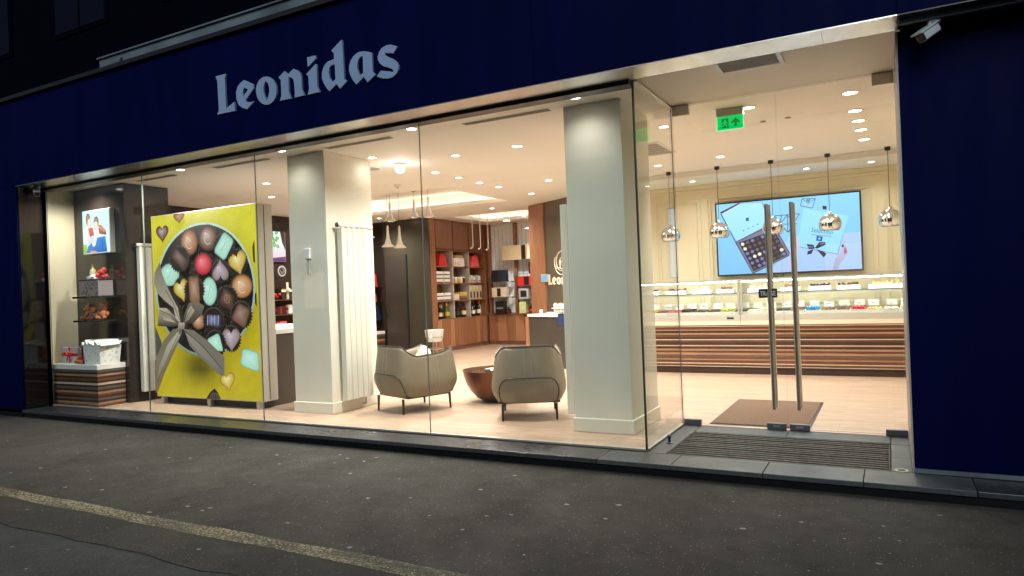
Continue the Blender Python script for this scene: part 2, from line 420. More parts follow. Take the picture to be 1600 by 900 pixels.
SIGN_LETTERS = [
    ('L', [[(-6.527, 4.019), (-6.358, 4.02), (-6.379, 3.964), (-6.373, 3.636), (-6.24, 3.689), (-6.235, 3.589), (-6.519, 3.592), (-6.491, 3.64), (-6.499, 3.964)]]),
    ('e', [[(-6.073, 3.899), (-5.938, 3.831), (-5.935, 3.784), (-6.065, 3.678), (-6.055, 3.661), (-6.031, 3.651), (-5.977, 3.645), (-5.928, 3.648), (-6.045, 3.577), (-6.119, 3.603), (-6.176, 3.647), (-6.205, 3.715), (-6.207, 3.785), (-6.181, 3.844), (-6.134, 3.878)], [(-6.072, 3.818), (-6.021, 3.787), (-6.095, 3.721), (-6.105, 3.761), (-6.093, 3.797)]]),
    ('o', [[(-5.594, 3.702), (-5.601, 3.664), (-5.618, 3.631), (-5.643, 3.604), (-5.676, 3.586), (-5.713, 3.577), (-5.753, 3.578), (-5.792, 3.589), (-5.828, 3.61), (-5.859, 3.64), (-5.882, 3.675), (-5.896, 3.714), (-5.899, 3.754), (-5.892, 3.792), (-5.874, 3.826), (-5.848, 3.853), (-5.815, 3.871), (-5.777, 3.879), (-5.737, 3.877), (-5.698, 3.865), (-5.662, 3.844), (-5.632, 3.814), (-5.61, 3.779), (-5.597, 3.741)], [(-5.746, 3.832), (-5.717, 3.801), (-5.702, 3.754), (-5.701, 3.713), (-5.715, 3.668), (-5.743, 3.621), (-5.772, 3.671), (-5.788, 3.721), (-5.786, 3.769), (-5.769, 3.81)]]),
    ('n', [[(-5.469, 3.885), (-5.423, 3.843), (-5.345, 3.886), (-5.288, 3.861), (-5.252, 3.826), (-5.237, 3.773), (-5.236, 3.654), (-5.205, 3.588), (-5.343, 3.587), (-5.336, 3.631), (-5.343, 3.752), (-5.351, 3.777), (-5.373, 3.799), (-5.419, 3.814), (-5.421, 3.659), (-5.393, 3.587), (-5.549, 3.588), (-5.528, 3.643), (-5.529, 3.802), (-5.56, 3.834)]]),
    ('i', [[(-5.034, 3.88), (-5.023, 3.872), (-5.023, 3.644), (-4.994, 3.587), (-5.159, 3.585), (-5.137, 3.637), (-5.141, 3.769), (-5.168, 3.797)], [(-5.148, 3.966), (-5.034, 3.964), (-5.029, 3.932), (-5.136, 3.868), (-5.146, 3.875)]]),
    ('d', [[(-4.685, 4.05), (-4.675, 4.035), (-4.667, 3.658), (-4.631, 3.633), (-4.725, 3.573), (-4.769, 3.628), (-4.865, 3.571), (-4.901, 3.61), (-4.937, 3.664), (-4.956, 3.716), (-4.956, 3.768), (-4.94, 3.811), (-4.915, 3.845), (-4.875, 3.87), (-4.79, 3.88), (-4.789, 3.937), (-4.821, 3.972)], [(-4.782, 3.825), (-4.779, 3.678), (-4.814, 3.656), (-4.842, 3.68), (-4.859, 3.715), (-4.865, 3.758), (-4.857, 3.802), (-4.831, 3.826)]]),
    ('a', [[(-4.31, 3.849), (-4.309, 3.666), (-4.275, 3.632), (-4.375, 3.575), (-4.42, 3.636), (-4.515, 3.578), (-4.554, 3.622), (-4.584, 3.675), (-4.602, 3.729), (-4.597, 3.779), (-4.578, 3.823), (-4.546, 3.854), (-4.509, 3.876), (-4.472, 3.886), (-4.428, 3.886), (-4.372, 3.874)], [(-4.422, 3.84), (-4.426, 3.675), (-4.463, 3.656), (-4.487, 3.698), (-4.498, 3.741), (-4.496, 3.779), (-4.479, 3.813), (-4.454, 3.837)]]),
    ('s', [[(-4.001, 3.849), (-4.053, 3.793), (-4.152, 3.818), (-4.153, 3.797), (-4.119, 3.772), (-4.059, 3.742), (-4.016, 3.706), (-3.996, 3.666), (-4.0, 3.63), (-4.021, 3.601), (-4.06, 3.574), (-4.121, 3.566), (-4.198, 3.581), (-4.26, 3.611), (-4.21, 3.657), (-4.118, 3.634), (-4.062, 3.617), (-4.057, 3.632), (-4.086, 3.656), (-4.177, 3.694), (-4.218, 3.729), (-4.24, 3.764), (-4.24, 3.798), (-4.224, 3.835), (-4.192, 3.869), (-4.137, 3.886), (-4.076, 3.879)]]),
]
# ------------------------------------------------------------------ main levels (metres)
F = 0.10        # shop floor and top of the step
CZ = 3.28       # shop ceiling
FY = -0.40      # front of the fascia and of the step

# ------------------------------------------------------------------ ground
m = MB(); m.add([(-60,-3.13,0),(40,-3.13,0),(40,12,0),(-60,12,0)], [(0,1,2,3)])
# leave a hole under the shop: only the strip in front and to the sides is needed
struct('pavement', MB().add([(-60,-3.13,0),(40,-3.13,0),(40,1.5,0),(-60,1.5,0)], [(0,1,2,3)]), 'asphalt')
edge = []
x = -60.0
while x < 40: 
    edge.append((x, -3.13 + random.uniform(-.035,.03))); x += random.uniform(.10,.32) if -8 < x < 1 else 2.0
edge.append((40,-3.13))
vs_ = [(a, b+.05, -.0015) for a, b in edge] + [(a, -60, -.0015) for a, b in edge]; n = len(edge)
struct('road', MB().add(vs_, [(i, n+i, n+i+1, i+1) for i in range(n-1)]), 'asphalt_road')
m = MB()       # broken pavement edge above the road
vs_ = [(a, b, .0025) for a, b in edge] + [(a, -3.05, .0025) for a, b in edge] + [(a, b+.004, -.012) for a, b in edge]
m.add(vs_, [(i, i+1, n+i+1, n+i) for i in range(n-1)] + [(2*n+i, 2*n+i+1, i+1, i) for i in range(n-1)])
struct('pavement_edge', m, 'asphalt')
m = MB(); k = 60; x0, x1 = -16.0, 3.0
lo = [(x0+(x1-x0)*i/k, -2.76 + random.uniform(-.012,.012), .004) for i in range(k+1)]
hi = [(x0+(x1-x0)*i/k, -2.62 + random.uniform(-.012,.012), .004) for i in range(k+1)]
m.add(lo+hi, [(i, i+1, k+2+i, k+1+i) for i in range(k)])
struct('yellow_road_line', m, 'yellow_paint')
# long crack that runs out from the step
m = MB(); pts = [(-3.66,-.45),(-3.35,-.80),(-2.98,-1.2),(-2.63,-1.58),(-2.35,-1.9),(-2.03,-2.24),(-1.9,-2.42)]
for (ax, ay), (bx, by) in zip(pts, pts[1:]):
    for q in range(4):
        t0, t1 = q/4, (q+1)/4; w = random.uniform(.001,.003)
        p = Vector((ax+(bx-ax)*t0, ay+(by-ay)*t0)); r_ = Vector((ax+(bx-ax)*t1, ay+(by-ay)*t1)); d = (r_-p).normalized(); nn = Vector((-d.y, d.x))*w
        m.add([(*(p-nn),.0035),(*(r_-nn),.0035),(*(r_+nn),.0035),(*(p+nn),.0035)], [(0,1,2,3)])
struct('pavement_crack', m, 'granite_dark')
# chewing gum spots trodden into the asphalt
m = MB()
for i in range(330):
    cx_, cy_ = random.uniform(-9,1.6), random.uniform(-4.2,-.55); r0 = .004+.020*random.random()**2.2
    zz = .0028 if cy_ > -3.0 else .0005
    if -3.25 < cy_ < -3.0: continue
    nn = 8; ph = random.random()*6
    m.add([(cx_+r0*random.uniform(.7,1.2)*math.cos(ph+2*math.pi*j/nn), cy_+r0*.8*random.uniform(.7,1.2)*math.sin(ph+2*math.pi*j/nn), zz) for j in range(nn)], [tuple(range(nn))])
tag(obj('gum_spots', m, 'gum'), 'pale flattened chewing gum spots scattered over the asphalt', 'gum', kind='stuff')

# ------------------------------------------------------------------ granite step with slabs
step = thing('entrance_step', 'long dark granite step under the whole glass shop front', 'step', (-5, -.2, 0))
obj('step_core', MB().box(-12.5, 6, FY+.03, 1.28, -.02, .055), 'granite_dark', step)
obj('riser', MB().box(-12.5, 6, FY+.004, FY+.028, -.01, .060), 'granite_dark', step)
joints = [-12.5,-11.2,-9.9,-8.6,-7.3,-6.0,-4.72,-3.42,-2.16,-1.55,-.865,-.205,.45,1.75,3.05,4.35,6.0]
for i in range(len(joints)-1):
    a, b_ = joints[i], joints[i+1]
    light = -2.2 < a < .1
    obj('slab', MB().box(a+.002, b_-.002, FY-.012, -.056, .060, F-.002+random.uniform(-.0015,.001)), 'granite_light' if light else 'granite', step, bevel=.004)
for (a, b_, c, d) in [(-1.84,-1.685,-.052,.45),(-1.84,-1.685,.454,1.19),(-1.68,-.87,.90,1.19),(-.866,-.04,.90,1.19),(-.034,.10,-.052,.38),(-.034,.10,.384,.86),(-.034,.10,.864,1.19)]:
    obj('slab', MB().box(a, b_, c, d, .060, F-.003+random.uniform(-.001,.001)), 'granite_light', step, bevel=.003)

gr = thing('floor_grille', 'brown metal scraper grille sunk in the granite before the glass doors', 'grille', (-.86, .44, F))
obj('pit', MB().box(-1.678,-.042,-.048,.892,.058,.066), 'grille_pit', gr)
nb = 14
for i in range(nb):
    y = -.035 + i*(.915/(nb-1))
    obj('bar', MB().box(-1.668,-.052,y-.013,y+.011,.068,F-.004+random.uniform(-.002,.0015)), 'grille_bar', gr, bevel=.003, seg=1)
obj('cross_bar', MB().box(-1.676,-1.670,-.046,.89,.067,F-.003), 'grille_bar', gr)
obj('cross_bar', MB().box(-.050,-.044,-.046,.89,.067,F-.003), 'grille_bar', gr)

t = thing('door_stop', 'small dark floor door stop beside the glass return pane', 'door stop', (-1.76,.33,F))
obj('base', MB().lathe([(.028,0),(.028,.008),(.02,.012)], 14, (-1.76,.33,F-.002)), 'steel_dark', t, smooth=True)
obj('post', MB().lathe([(.013,.0),(.013,.04),(.02,.045),(.02,.06),(.012,.066)], 14, (-1.76,.33,F+.005)), 'black', t, smooth=True)
t = thing('floor_socket', 'round steel floor fitting set in the granite by the navy wall', 'floor fitting', (.03,-.02,F))
obj('ring', MB().lathe([(.030,0),(.045,0),(.045,.006),(.030,.006),(.030,0)], 20, (.03,-.02,F-.003), cap=False), 'steel', t, smooth=True)
obj('cap', MB().lathe([(.03,0),(.03,.002)], 20, (.03,-.02,F-.003)), 'black', t)

# ------------------------------------------------------------------ building front
bld = thing('shop_building', 'navy blue shop front with wide fascia above lit glass windows', 'building', (-5, .2, 0))
px = [-15.0,-10.98,-7.55,-2.60,.112,6.0]
for a, b_ in zip(px, px[1:]):
    obj('fascia_panel', MB().box(a+.0015, b_-.0015, FY, FY+.03, 3.245, 4.44), 'navy', bld, bevel=.002, seg=1)
obj('fascia_core', MB().box(-15,6,FY+.033,.30,3.30,4.42), 'night_wall', bld)
obj('top_flashing', MB().box(-15,6,FY-.05,.4,4.445,4.50), 'black_frame', bld, bevel=.004)
# metal soffit under the fascia
sx = [-10.74,-7.9,-5.0,-1.875,-.36,.112]
for a, b_ in zip(sx, sx[1:]):
    obj('soffit_panel', MB().box(a+.001, b_-.001, FY+.002, -.075, 3.236, 3.244), 'steel_soffit', bld)
obj('soffit_panel', MB().box(.114, 6, FY+.002, -.075, 3.236, 3.244), 'black_frame', bld)
obj('soffit_rail', MB().box(.125, 6, -.30, -.26, 3.205, 3.235), 'zinc', bld)
# left pillar: navy front, glossy black return
obj('pillar_front', MB().box(-15,-10.745,FY,FY+.03,.10,3.243), 'navy', bld, bevel=.002, seg=1)
obj('pillar_return', MB().box(-10.78,-10.74,FY+.032,-.060,.10,3.235), 'black_gloss', bld)
obj('pillar_core', MB().box(-15,-10.782,FY+.032,.02,0.0,3.235), 'night_wall', bld)
obj('pillar_base', MB().box(-15,-10.75,FY-.012,FY+.03,0.0,.098), 'granite_dark', bld)
# right wall
for a, b_ in [(.112,3.0),(3.0,6.0)]:
    obj('wall_panel', MB().box(a+.0015,b_-.0015,-.055,-.02,.135,3.232), 'navy', bld, bevel=.002, seg=1)
obj('wall_core', MB().box(.135,6,-.018,1.2,.06,3.30), 'night_wall', bld)
obj('drip_strip', MB().box(.112,6,-.066,-.02,.102,.132), 'zinc', bld)
obj('jamb_trim', MB().box(.100,.111,-.05,1.21,F,3.232), 'silicone', bld)
# parapet band and the dark storey behind it
pb = thing('parapet_band', 'weathered grey metal band on top of the navy fascia', 'parapet', (-2,-.2,4.5))
for a, b_ in [(-8.79,-6.3),(-6.296,-3.8),(-3.796,-1.3),(-1.296,1.2),(1.204,6)]:
    obj('panel', MB().box(a,b_,-.34,-.25,4.502,4.655), 'zinc', pb, bevel=.003, seg=1)
obj('coping', MB().box(-8.80,6,-.37,-.22,4.657,4.675), 'zinc', pb)
t = thing('rusty_anchor', 'small dark star shaped fixing on the grey parapet band', 'fixing', (-8.33,-.345,4.57))
obj('plate', shape_mesh([[(-8.33+(.035 if k%2 else .014)*math.cos(k*math.pi/5), 4.575+(.035 if k%2 else .014)*math.sin(k*math.pi/5)) for k in range(10)]], .006, -.342), 'black', t)
up = thing('upper_storey', 'unlit upper storey wall rising dark above the shop fascia', 'building', (-5,.5,4.4))
obj('wall', MB().box(-18,8,.42,.9,4.30,13.0), 'night_wall', up)
for k in range(9):
    x = -16.2 + k*2.55
    w = obj('window', MB().box(x,x+1.35,.395,.418,5.6,7.6), 'night_wall', up)
    obj('pane', MB().box(x+.06,x+.65,.384,.394,5.66,7.54), 'night_glass', w); obj('pane', MB().box(x+.70,x+1.29,.384,.394,5.66,7.54), 'night_glass', w)
pipe = thing('wall_pipe', 'thin pale bent cable loop on the dark wall above', 'cable', (-14.4,.3,7))
obj('cable', MB().tube([(-14.3,.36,7.0),(-14.05,.33,7.15),(-13.86,.31,7.45),(-13.78,.31,7.8)], .018, 8), 'zinc', pipe, smooth=True)

# houses across the street: they close the horizon and show as faint reflections in the glass
def opposite_house(x0, x1, h, label, lit):
    t = thing('opposite_house', label, 'building', ((x0+x1)/2,-17,0))
    obj('wall', MB().box(x0,x1,-24,-17,-.05,h), 'far_wall', t); obj('roof', MB().box(x0-.2,x1+.2,-24.2,-16.8,h+.002,h+.35), 'night_wall', t)
    n_ = int((x1-x0)/2.6)
    for fl in range(int((h-1)/3.1)):
        for k in range(n_):
            wx = x0+.9+k*2.6; w = obj('window', MB().box(wx,wx+1.3,-16.999,-16.96,1.0+fl*3.1,2.7+fl*3.1), 'black_frame', t)
            obj('pane', MB().box(wx+.08,wx+1.22,-16.959,-16.95,1.08+fl*3.1,2.62+fl*3.1), 'lit_window' if (fl*7+k*3+int(abs(x0))) % 11 in lit else 'night_glass', w)
opposite_house(-34,-20.2,6.2,'dark house across the street, farthest to the left behind the viewer',(2,))
opposite_house(-20,-8.2,5.6,'dark house across the street, left of the middle behind the viewer',(5,))
opposite_house(-8,4.2,6.4,'dark house across the street straight behind the viewer',(3,))
opposite_house(4.4,18,5.8,'dark house across the street to the right behind the viewer',(7,))

# shop sign
sign = thing('shop_sign', 'pale blue lettering reading Leonidas on the navy fascia', 'sign', (-5.25, FY-.01, 3.6))
for ch, loops in SIGN_LETTERS:
    obj('letter', shape_mesh(loops, .022, FY-.001), 'letter_paint', sign)

# ------------------------------------------------------------------ glazing
def pane(mb, x0, x1, y0, y1, z0, z1, thin):
    """a pane: big faces glass (slot 0), edges green (slot 1)"""
    mb.box(x0,x1,y0,y1,z0,z1)
    mb.m = [1,1,0,1,0,1] if thin == 'y' else [1,1,1,0,1,0]
    return mb
win = thing('shop_window', 'frameless glass shop window with return pane beside the entrance', 'window', (-6, 0, F))
seams = [-10.738,-8.525,-6.44,-4.095,-1.868]
for a, b_ in zip(seams, seams[1:]):
    obj('glass_pane', pane(MB(), a+.003, b_-.003, 0, .012, F+.006, 3.222, 'y'), ['glass','glass_edge'], win)
for s_ in seams[1:-1]:
    obj('silicone_joint', MB().box(s_-.0028, s_+.0028, -.001, .013, F+.006, 3.22), 'silicone', win)
obj('return_pane', pane(MB(), -1.868, -1.856, .014, 1.193, F+.006, 3.262, 'x'), ['glass','glass_edge'], win)
obj('corner_joint', MB().box(-1.870,-1.862,-.002,.013,F+.004,3.222), 'black_frame', win)
obj('top_frame', MB().box(-10.738,-1.87,-.072,.075,3.205,3.262), 'black_frame', win, bevel=.003)
obj('top_channel', MB().box(-1.878,-1.846,.08,1.19,3.258,3.279), 'alu', win)
obj('bottom_channel', MB().box(-10.738,-1.87,-.012,.024,F-.004,F+.012), 'alu', win)
obj('bottom_channel', MB().box(-1.874,-1.850,.026,1.185,F-.004,F+.010), 'alu', win)

def door(x0, x1, hinge_left, bar_x, label):
    d = thing('glass_door', label, 'door', ((x0+x1)/2, 1.2, F))
    obj('glass_pane', pane(MB(), x0, x1, 1.194, 1.206, F+.012, CZ-.012, 'y'), ['glass','glass_edge'], d)
    hx = (x0, x0+.17) if hinge_left else (x1-.17, x1)
    obj('top_hinge', MB().box(*hx, 1.180, 1.220, 3.175, CZ-.002), 'steel', d, bevel=.003)
    obj('bottom_hinge', MB().box(*hx, 1.178, 1.222, F+.004, F+.058), 'steel_dark', d, bevel=.003)
    lx = (x1-.185, x1-.012) if hinge_left else (x0+.012, x0+.185)
    lock = obj('floor_lock', MB().box(*lx, 1.178, 1.222, F+.004, F+.060), 'steel_dark', d, bevel=.003)
    obj('cylinder', MB().box((lx[0]+lx[1])/2-.03,(lx[0]+lx[1])/2+.03,1.172,1.177,F+.028,F+.042), 'steel', lock)
    for yy in (1.135, 1.265):
        h = obj('pull_handle', MB().tube([(bar_x,yy,.30),(bar_x,yy,2.215)], .019, 16), 'steel', d, smooth=True)
        for zz in (.46, 1.27, 2.06):
            obj('standoff', MB().tube([(bar_x,yy,zz),(bar_x,1.193 if yy < 1.2 else 1.207,zz)], .010, 10), 'steel', h, smooth=True)
    return d
door(-1.850,-.879, True, -.985, 'left glass door leaf with tall steel pull bar and black plate behind')
door(-.873,.098, False, -.768, 'right glass door leaf with tall steel pull bar beside navy wall')
t = thing('door_plate', 'small black plate reading TRAGE behind the left door bar', 'sign', (-1.01,1.213,1.38))
obj('plate', MB().box(-1.092,-.926,1.1895,1.1932,1.340,1.425), 'black', t)
obj('lettering', text_mb('TRAGE', .062, .0015, lambda v: (-1.009+v.x*.72, 1.1885-v.z, 1.360+v.y)), 'paper_white', t)
MATD = thing('door_mat', 'brown rectangular carpet mat on the oak floor inside the doors', 'mat', (-1.16,2.06,F))
obj('carpet', MB().box(-1.60,-.72,1.31,2.82,F+.003,F+.011), 'mat_carpet', MATD, bevel=.003)
obj('rubber_edge', MB().box(-1.622,-.698,1.285,2.845,F+.001,F+.006), 'black', MATD)

# ------------------------------------------------------------------ shell of the shop
struct('floor', MB().prism([(-11.6,.026),(-1.862,.026),(-1.862,1.193),(1.1,1.193),(1.1,10.6),(-11.6,10.6)],-.05,F), 'oak_floor')
holes = [(-9.95,-6.56,4.05,6.40), (-8.95,-7.0,8.05,9.65)]
xs = sorted({-11.6,1.1,*[h[0] for h in holes],*[h[1] for h in holes]}); ys = sorted({-.07,10.7,*[h[2] for h in holes],*[h[3] for h in holes]})
m = MB()
for i in range(len(xs)-1):
    for j in range(len(ys)-1):
        a, b_, c, d = xs[i], xs[i+1], ys[j], ys[j+1]
        if any(h[0] <= a and b_ <= h[1] and h[2] <= c and d <= h[3] for h in holes): continue
        m.add([(a,c,CZ),(a,d,CZ),(b_,d,CZ),(b_,c,CZ)], [(0,1,2,3)])
struct('ceiling', m, 'ceiling_paint')
struct('roof_slab', MB().box(-11.7,1.2,.31,10.8,3.72,3.9), 'night_wall')
for i, h in enumerate(holes):
    m = MB(); a, b_, c, d = h; zt = 3.56
    m.add([(a-.12,c-.12,zt),(a-.12,d+.12,zt),(b_+.12,d+.12,zt),(b_+.12,c-.12,zt)], [(0,1,2,3)])
    for (p, q) in [((a-.12,c-.12),(b_+.12,c-.12)),((b_+.12,c-.12),(b_+.12,d+.12)),((b_+.12,d+.12),(a-.12,d+.12)),((a-.12,d+.12),(a-.12,c-.12))]:
        m.add([(*p,CZ+.002),(*q,CZ+.002),(*q,zt),(*p,zt)], [(0,1,2,3)])
    for (p, q) in [((a,c),(b_,c)),((b_,c),(b_,d)),((b_,d),(a,d)),((a,d),(a,c))]:
        m.add([(*p,CZ),(*q,CZ),(*q,CZ+.08),(*p,CZ+.08)], [(0,1,2,3)])
    struct('ceiling_tray', m, 'ceiling_paint')
    cv = thing('cove_light', ['warm strip light hidden in the rim of the large ceiling tray','warm strip light hidden in the rim of the small far ceiling tray'][i], 'light', ((a+b_)/2,(c+d)/2,CZ), 'cove lights in the ceiling trays')
    for q in [(a-.08,b_+.08,c-.09,c-.05),(a-.08,b_+.08,d+.05,d+.09),(a-.09,a-.05,c-.03,d+.03),(b_+.05,b_+.09,c-.03,d+.03)]:
        obj('strip', MB().box(*q,CZ+.03,CZ+.05), 'cove', cv)
struct('wall_left', MB().box(-10.98,-10.90,.02,.56,F,CZ-.002), 'wall_cream')
struct('wall_left_rear', MB().box(-11.5,-11.35,1.2,7.9,F,CZ-.002), 'dark_panel')
struct('wall_left_return', MB().box(-11.5,-10.92,1.16,1.198,F,CZ-.002), 'dark_panel')
struct('wall_back', MB().box(-9.6,-6.3,10.42,10.6,F,CZ-.002), 'wall_cream')
struct('wall_side_rear', MB().box(-6.68,-6.56,7.62,10.42,F,CZ-.002), 'walnut')
struct('wall_right', MB().box(.95,1.1,1.22,6.6,F,CZ-.002), 'wall_cream')
struct('wall_counter', MB().box(-4.75,1.1,6.45,6.6,F,CZ-.002), 'wall_cream')
# lowered ceiling over the counter with a bright moulding
struct('ceiling_bulkhead', MB().box(-4.7,.949,5.40,6.449,3.195,CZ-.003), 'ceiling_paint')
struct('ceiling_moulding', MB().box(-4.7,.948,5.355,5.398,3.235,CZ-.002).box(-4.7,.947,5.375,5.3985,3.205,3.2345), 'white_lacquer', bevel=.004)
m = MB()
for (a, b_) in [(-3.62,-2.82),(-2.72,-.13),(-.02,.80)]:
    for (z0, z1, o_) in [(1.05, 2.955, 0), (1.12, 2.885, .0)]:
        w_ = .028 if z1 > 2.9 else .014; e = 0 if z1 > 2.9 else .065
        m.box(a+e,b_-e,6.432,6.4495,z1-w_,z1); m.box(a+e,b_-e,6.432,6.4495,z0,z0+w_)
        m.box(a+e,a+e+w_,6.432,6.4495,z0+w_,z1-w_); m.box(b_-e-w_,b_-e,6.432,6.4495,z0+w_,z1-w_)
struct('wall_moulding', m, 'moulding', bevel=.003)
struct('wall_cornice', MB().box(-4.7,.945,6.40,6.449,3.12,3.193).box(-4.7,.944,6.42,6.4485,3.07,3.118), 'moulding', bevel=.006)

# oblique wall with the emblem
LA = Vector((-6.63,7.45)); LD = Vector((.858,-.513)); LN = Vector((-.513,-.858))
def lw(s_, z, o_=0.0): p = LA + LD*s_ + LN*o_; return (p.x, p.y, z)
def lwbox(mb, s0, s1, o0, o1, z0, z1):
    return mb.add([lw(s0,z0,o1),lw(s1,z0,o1),lw(s1,z0,o0),lw(s0,z0,o0),lw(s0,z1,o1),lw(s1,z1,o1),lw(s1,z1,o0),lw(s0,z1,o0)],
                  [(0,3,2,1),(4,5,6,7),(0,1,5,4),(1,2,6,5),(2,3,7,6),(3,0,4,7)])
struct('wall_logo', lwbox(MB(), .30, 2.5, -.12, 0, F, CZ-.003), 'logo_wall')
pil = thing('wood_pilaster', 'reddish wood pilaster beside the brown emblem wall', 'pilaster', lw(.25,F))
for k in range(3):
    obj('plank', lwbox(MB(), .0+k*.182, .180+k*.182, -.15, .035, F, CZ-.004), 'walnut', pil, bevel=.002, seg=1)
obj('core', lwbox(MB(), .01, .53, -.152, .028, F, CZ-.006), 'strip_dark', pil)

# ------------------------------------------------------------------ columns
def column(x0, x1, y0, y1, label):
    c = thing('column', label, 'column', ((x0+x1)/2,(y0+y1)/2,F), 'square columns behind the glass')
    obj('shaft', MB().box(x0,x1,y0,y1,F,CZ-.002), 'column_paint', c, bevel=.006)
    obj('skirting', MB().box(x0-.016,x1+.016,y0-.016,y1+.016,F+.001,F+.135), 'column_paint', c, bevel=.006)
    return c
column(-6.54,-5.93,.60,1.46, 'square cream column with a thermostat, behind the lit chocolate poster')
column(-2.76,-2.17,.565,1.40, 'square cream column beside the glass entrance corner')
th = thing('thermostat', 'small white thermostat with cable cover on the left column', 'thermostat', (-6.23,.59,1.9))
obj('casing', MB().box(-6.275,-6.19,.565,.5995,1.985,2.115), 'white_paint', th, bevel=.008)
obj('cable_cover', MB().box(-6.255,-6.215,.585,.5995,1.80,1.983), 'grey_panel', th, bevel=.004)

# dark block by the left wall
db = thing('dark_pier', 'glossy dark brown pier carrying a lit screen and two shelves', 'pier', (-10.3,.8,F))
obj('front_panel', MB().box(-10.898,-9.665,.478,.50,F,CZ-.003), 'dark_panel', db)
obj('side_panel', MB().box(-9.687,-9.665,.502,1.19,F,CZ-.003), 'dark_panel', db)
obj('core', MB().box(-10.895,-9.689,.502,1.155,F,CZ-.01), 'dark_matt', db)
# black rear wall with a door
bw = thing('black_rear_wall', 'glossy black wall with a flush door left of the wood shelving', 'wall', (-10,7.65,F))
obj('panel', MB().box(-9.985,-9.36,7.60,7.66,F,CZ-.004), 'olive_panel', bw)
d_ = obj('door', MB().box(-10.66,-10.03,7.605,7.65,F,2.45), 'dark_matt', bw)
obj('handle', MB().box(-10.60,-10.575,7.585,7.604,1.03,1.16), 'steel', d_)
obj('edge', MB().box(-10.027,-9.988,7.585,7.66,F,2.45), 'black', bw)
obj('panel', MB().box(-10.68,-9.988,7.605,7.66,2.453,CZ-.004), 'olive_panel', bw)
struct('wall_niche', MB().box(-11.348,-10.685,7.62,7.78,F,CZ-.006), 'dark_panel')
# ------------------------------------------------------------------ lamps
SPOT_W = 242.0
WARM = (1.0,.945,.87)
def make_downlight(name, r, watts, label, cat='downlight'):
    t = thing(name, label, cat, (0,0,0), 'recessed ceiling downlights')
    obj('trim_ring', MB().lathe([(r,-.001),(r*1.32,-.001),(r*1.32,-.006),(r*1.05,-.009),(r,-.004),(r,-.001)], 24, cap=False), 'white_lacquer', t, smooth=True)
    obj('lens', MB().lathe([(r*.99,-.002),(r*.99,-.004),(r*.6,-.006)], 20), 'lamp_lens', t)
    ld = bpy.data.lights.new('lamp', 'SPOT'); ld.energy = watts; ld.spot_size = R(156); ld.spot_blend = 1.0; ld.shadow_soft_size = .05; ld.color = WARM
    lo = bpy.data.objects.new('lamp', ld); COL.objects.link(lo); lo.parent = t; lo.location = (0,0,-.03)
    return t
dl = make_downlight('downlight', .052, SPOT_W, '')
dim = make_downlight('downlight', .052, SPOT_W*.05, '')
acc = make_downlight('downlight', .052, SPOT_W*.55, '')
low = make_downlight('downlight', .052, SPOT_W*.015, '')
frw = make_downlight('downlight', .052, SPOT_W*2.0, '')
mid = make_downlight('downlight', .052, SPOT_W*.6, '')
spots = []
for i, (x, y) in enumerate([(-10.22,.17),(-8.21,.34),(-6.32,.30),(-4.44,.355),(-2.51,.28)]):
    spots.append((x,y, '%s round downlight from the left in the row just behind the glass' % ordinal(i)))
spots += [(-4.87,1.885,'round downlight above the gap between the two armchairs'),
          (-5.77,1.31,'round downlight close to the radiator side of the left column'),
          (-5.79,2.757,'nearest round downlight of the row leading to the large ceiling tray'),
          (-5.78,3.371,'second downlight of the row running past the large ceiling tray'),
          (-5.79,4.016,'third downlight of the row running past the large ceiling tray'),
          (-5.79,4.65,'fourth downlight of the row running past the large ceiling tray'),
          (-5.74,5.78,'last downlight of the row running past the large ceiling tray'),
          (-4.82,4.583,'lone downlight above the brown cash counter'),
          (-2.033,4.35,'downlight before the counter, between first and second chrome pendants'),
          (-1.131,4.304,'downlight before the counter, above the hanging chrome lamps middle'),
          (-2.96,4.46,'downlight before the counter seen beside the right column'),
          (-1.195,1.709,'downlight right next to the green exit sign'),
          (-2.163,2.0,'downlight just inside the glass return pane'),
          (-8.27,1.853,'downlight above the dark bar behind the lit poster'),
          (-9.3,2.9,'added downlight over the dark left wall'),  # from here to the end: lamps added to light the rest of the room
          (-10.4,5.2,'added downlight before the lit screen on the dark left wall'),
          (-10.2,6.9,'added downlight before the glossy black rear wall'),
          (-7.4,7.2,'added downlight between the two ceiling trays'),
          (-7.6,9.1,'added downlight in the far corner by the blinds')]
for i, (x, y, lab) in enumerate(spots):
    src = acc if i == 0 else low if i == 6 else dim if i in (2,4) else frw if i in (1,3) else mid if 13 <= i <= 17 else dl
    o = src if i in (0,1,2,5,6,13) else dup(src, lab, (x,y,CZ)); o.location = (x,y,CZ); o['label'] = lab
sl = make_downlight('small_downlight', .045, SPOT_W*.10, '')
for i, (x, y) in enumerate([(-2.80,5.86),(-1.05,5.80),(-.17,5.84)]):
    if i == 0:
        sl.location = (x,y,3.194); sl['label'] = 'first small downlight from the left in the lowered ceiling over the counter'; continue
    dup(sl, '%s small downlight from the left in the lowered ceiling over the counter' % ordinal(i), (x,y,3.194))
bl = make_downlight('adjustable_downlight', .062, SPOT_W*.15, '')
for i, (x, y, lab) in enumerate([(-3.97,1.88,'large bright downlight above the right armchair'),(-.265,1.74,'nearest large downlight of the row by the navy wall'),
        (-.253,2.575,'second downlight of the receding row by the navy wall'),(-.242,3.14,'third downlight of the receding row by the navy wall'),
        (-.234,3.70,'fourth downlight of the receding row by the navy wall'),(-.218,4.384,'farthest large downlight of the row by the navy wall')]):
    o = bl if i == 0 else dup(bl, lab, (x,y,CZ)); o.location = (x,y,CZ); o['label'] = lab
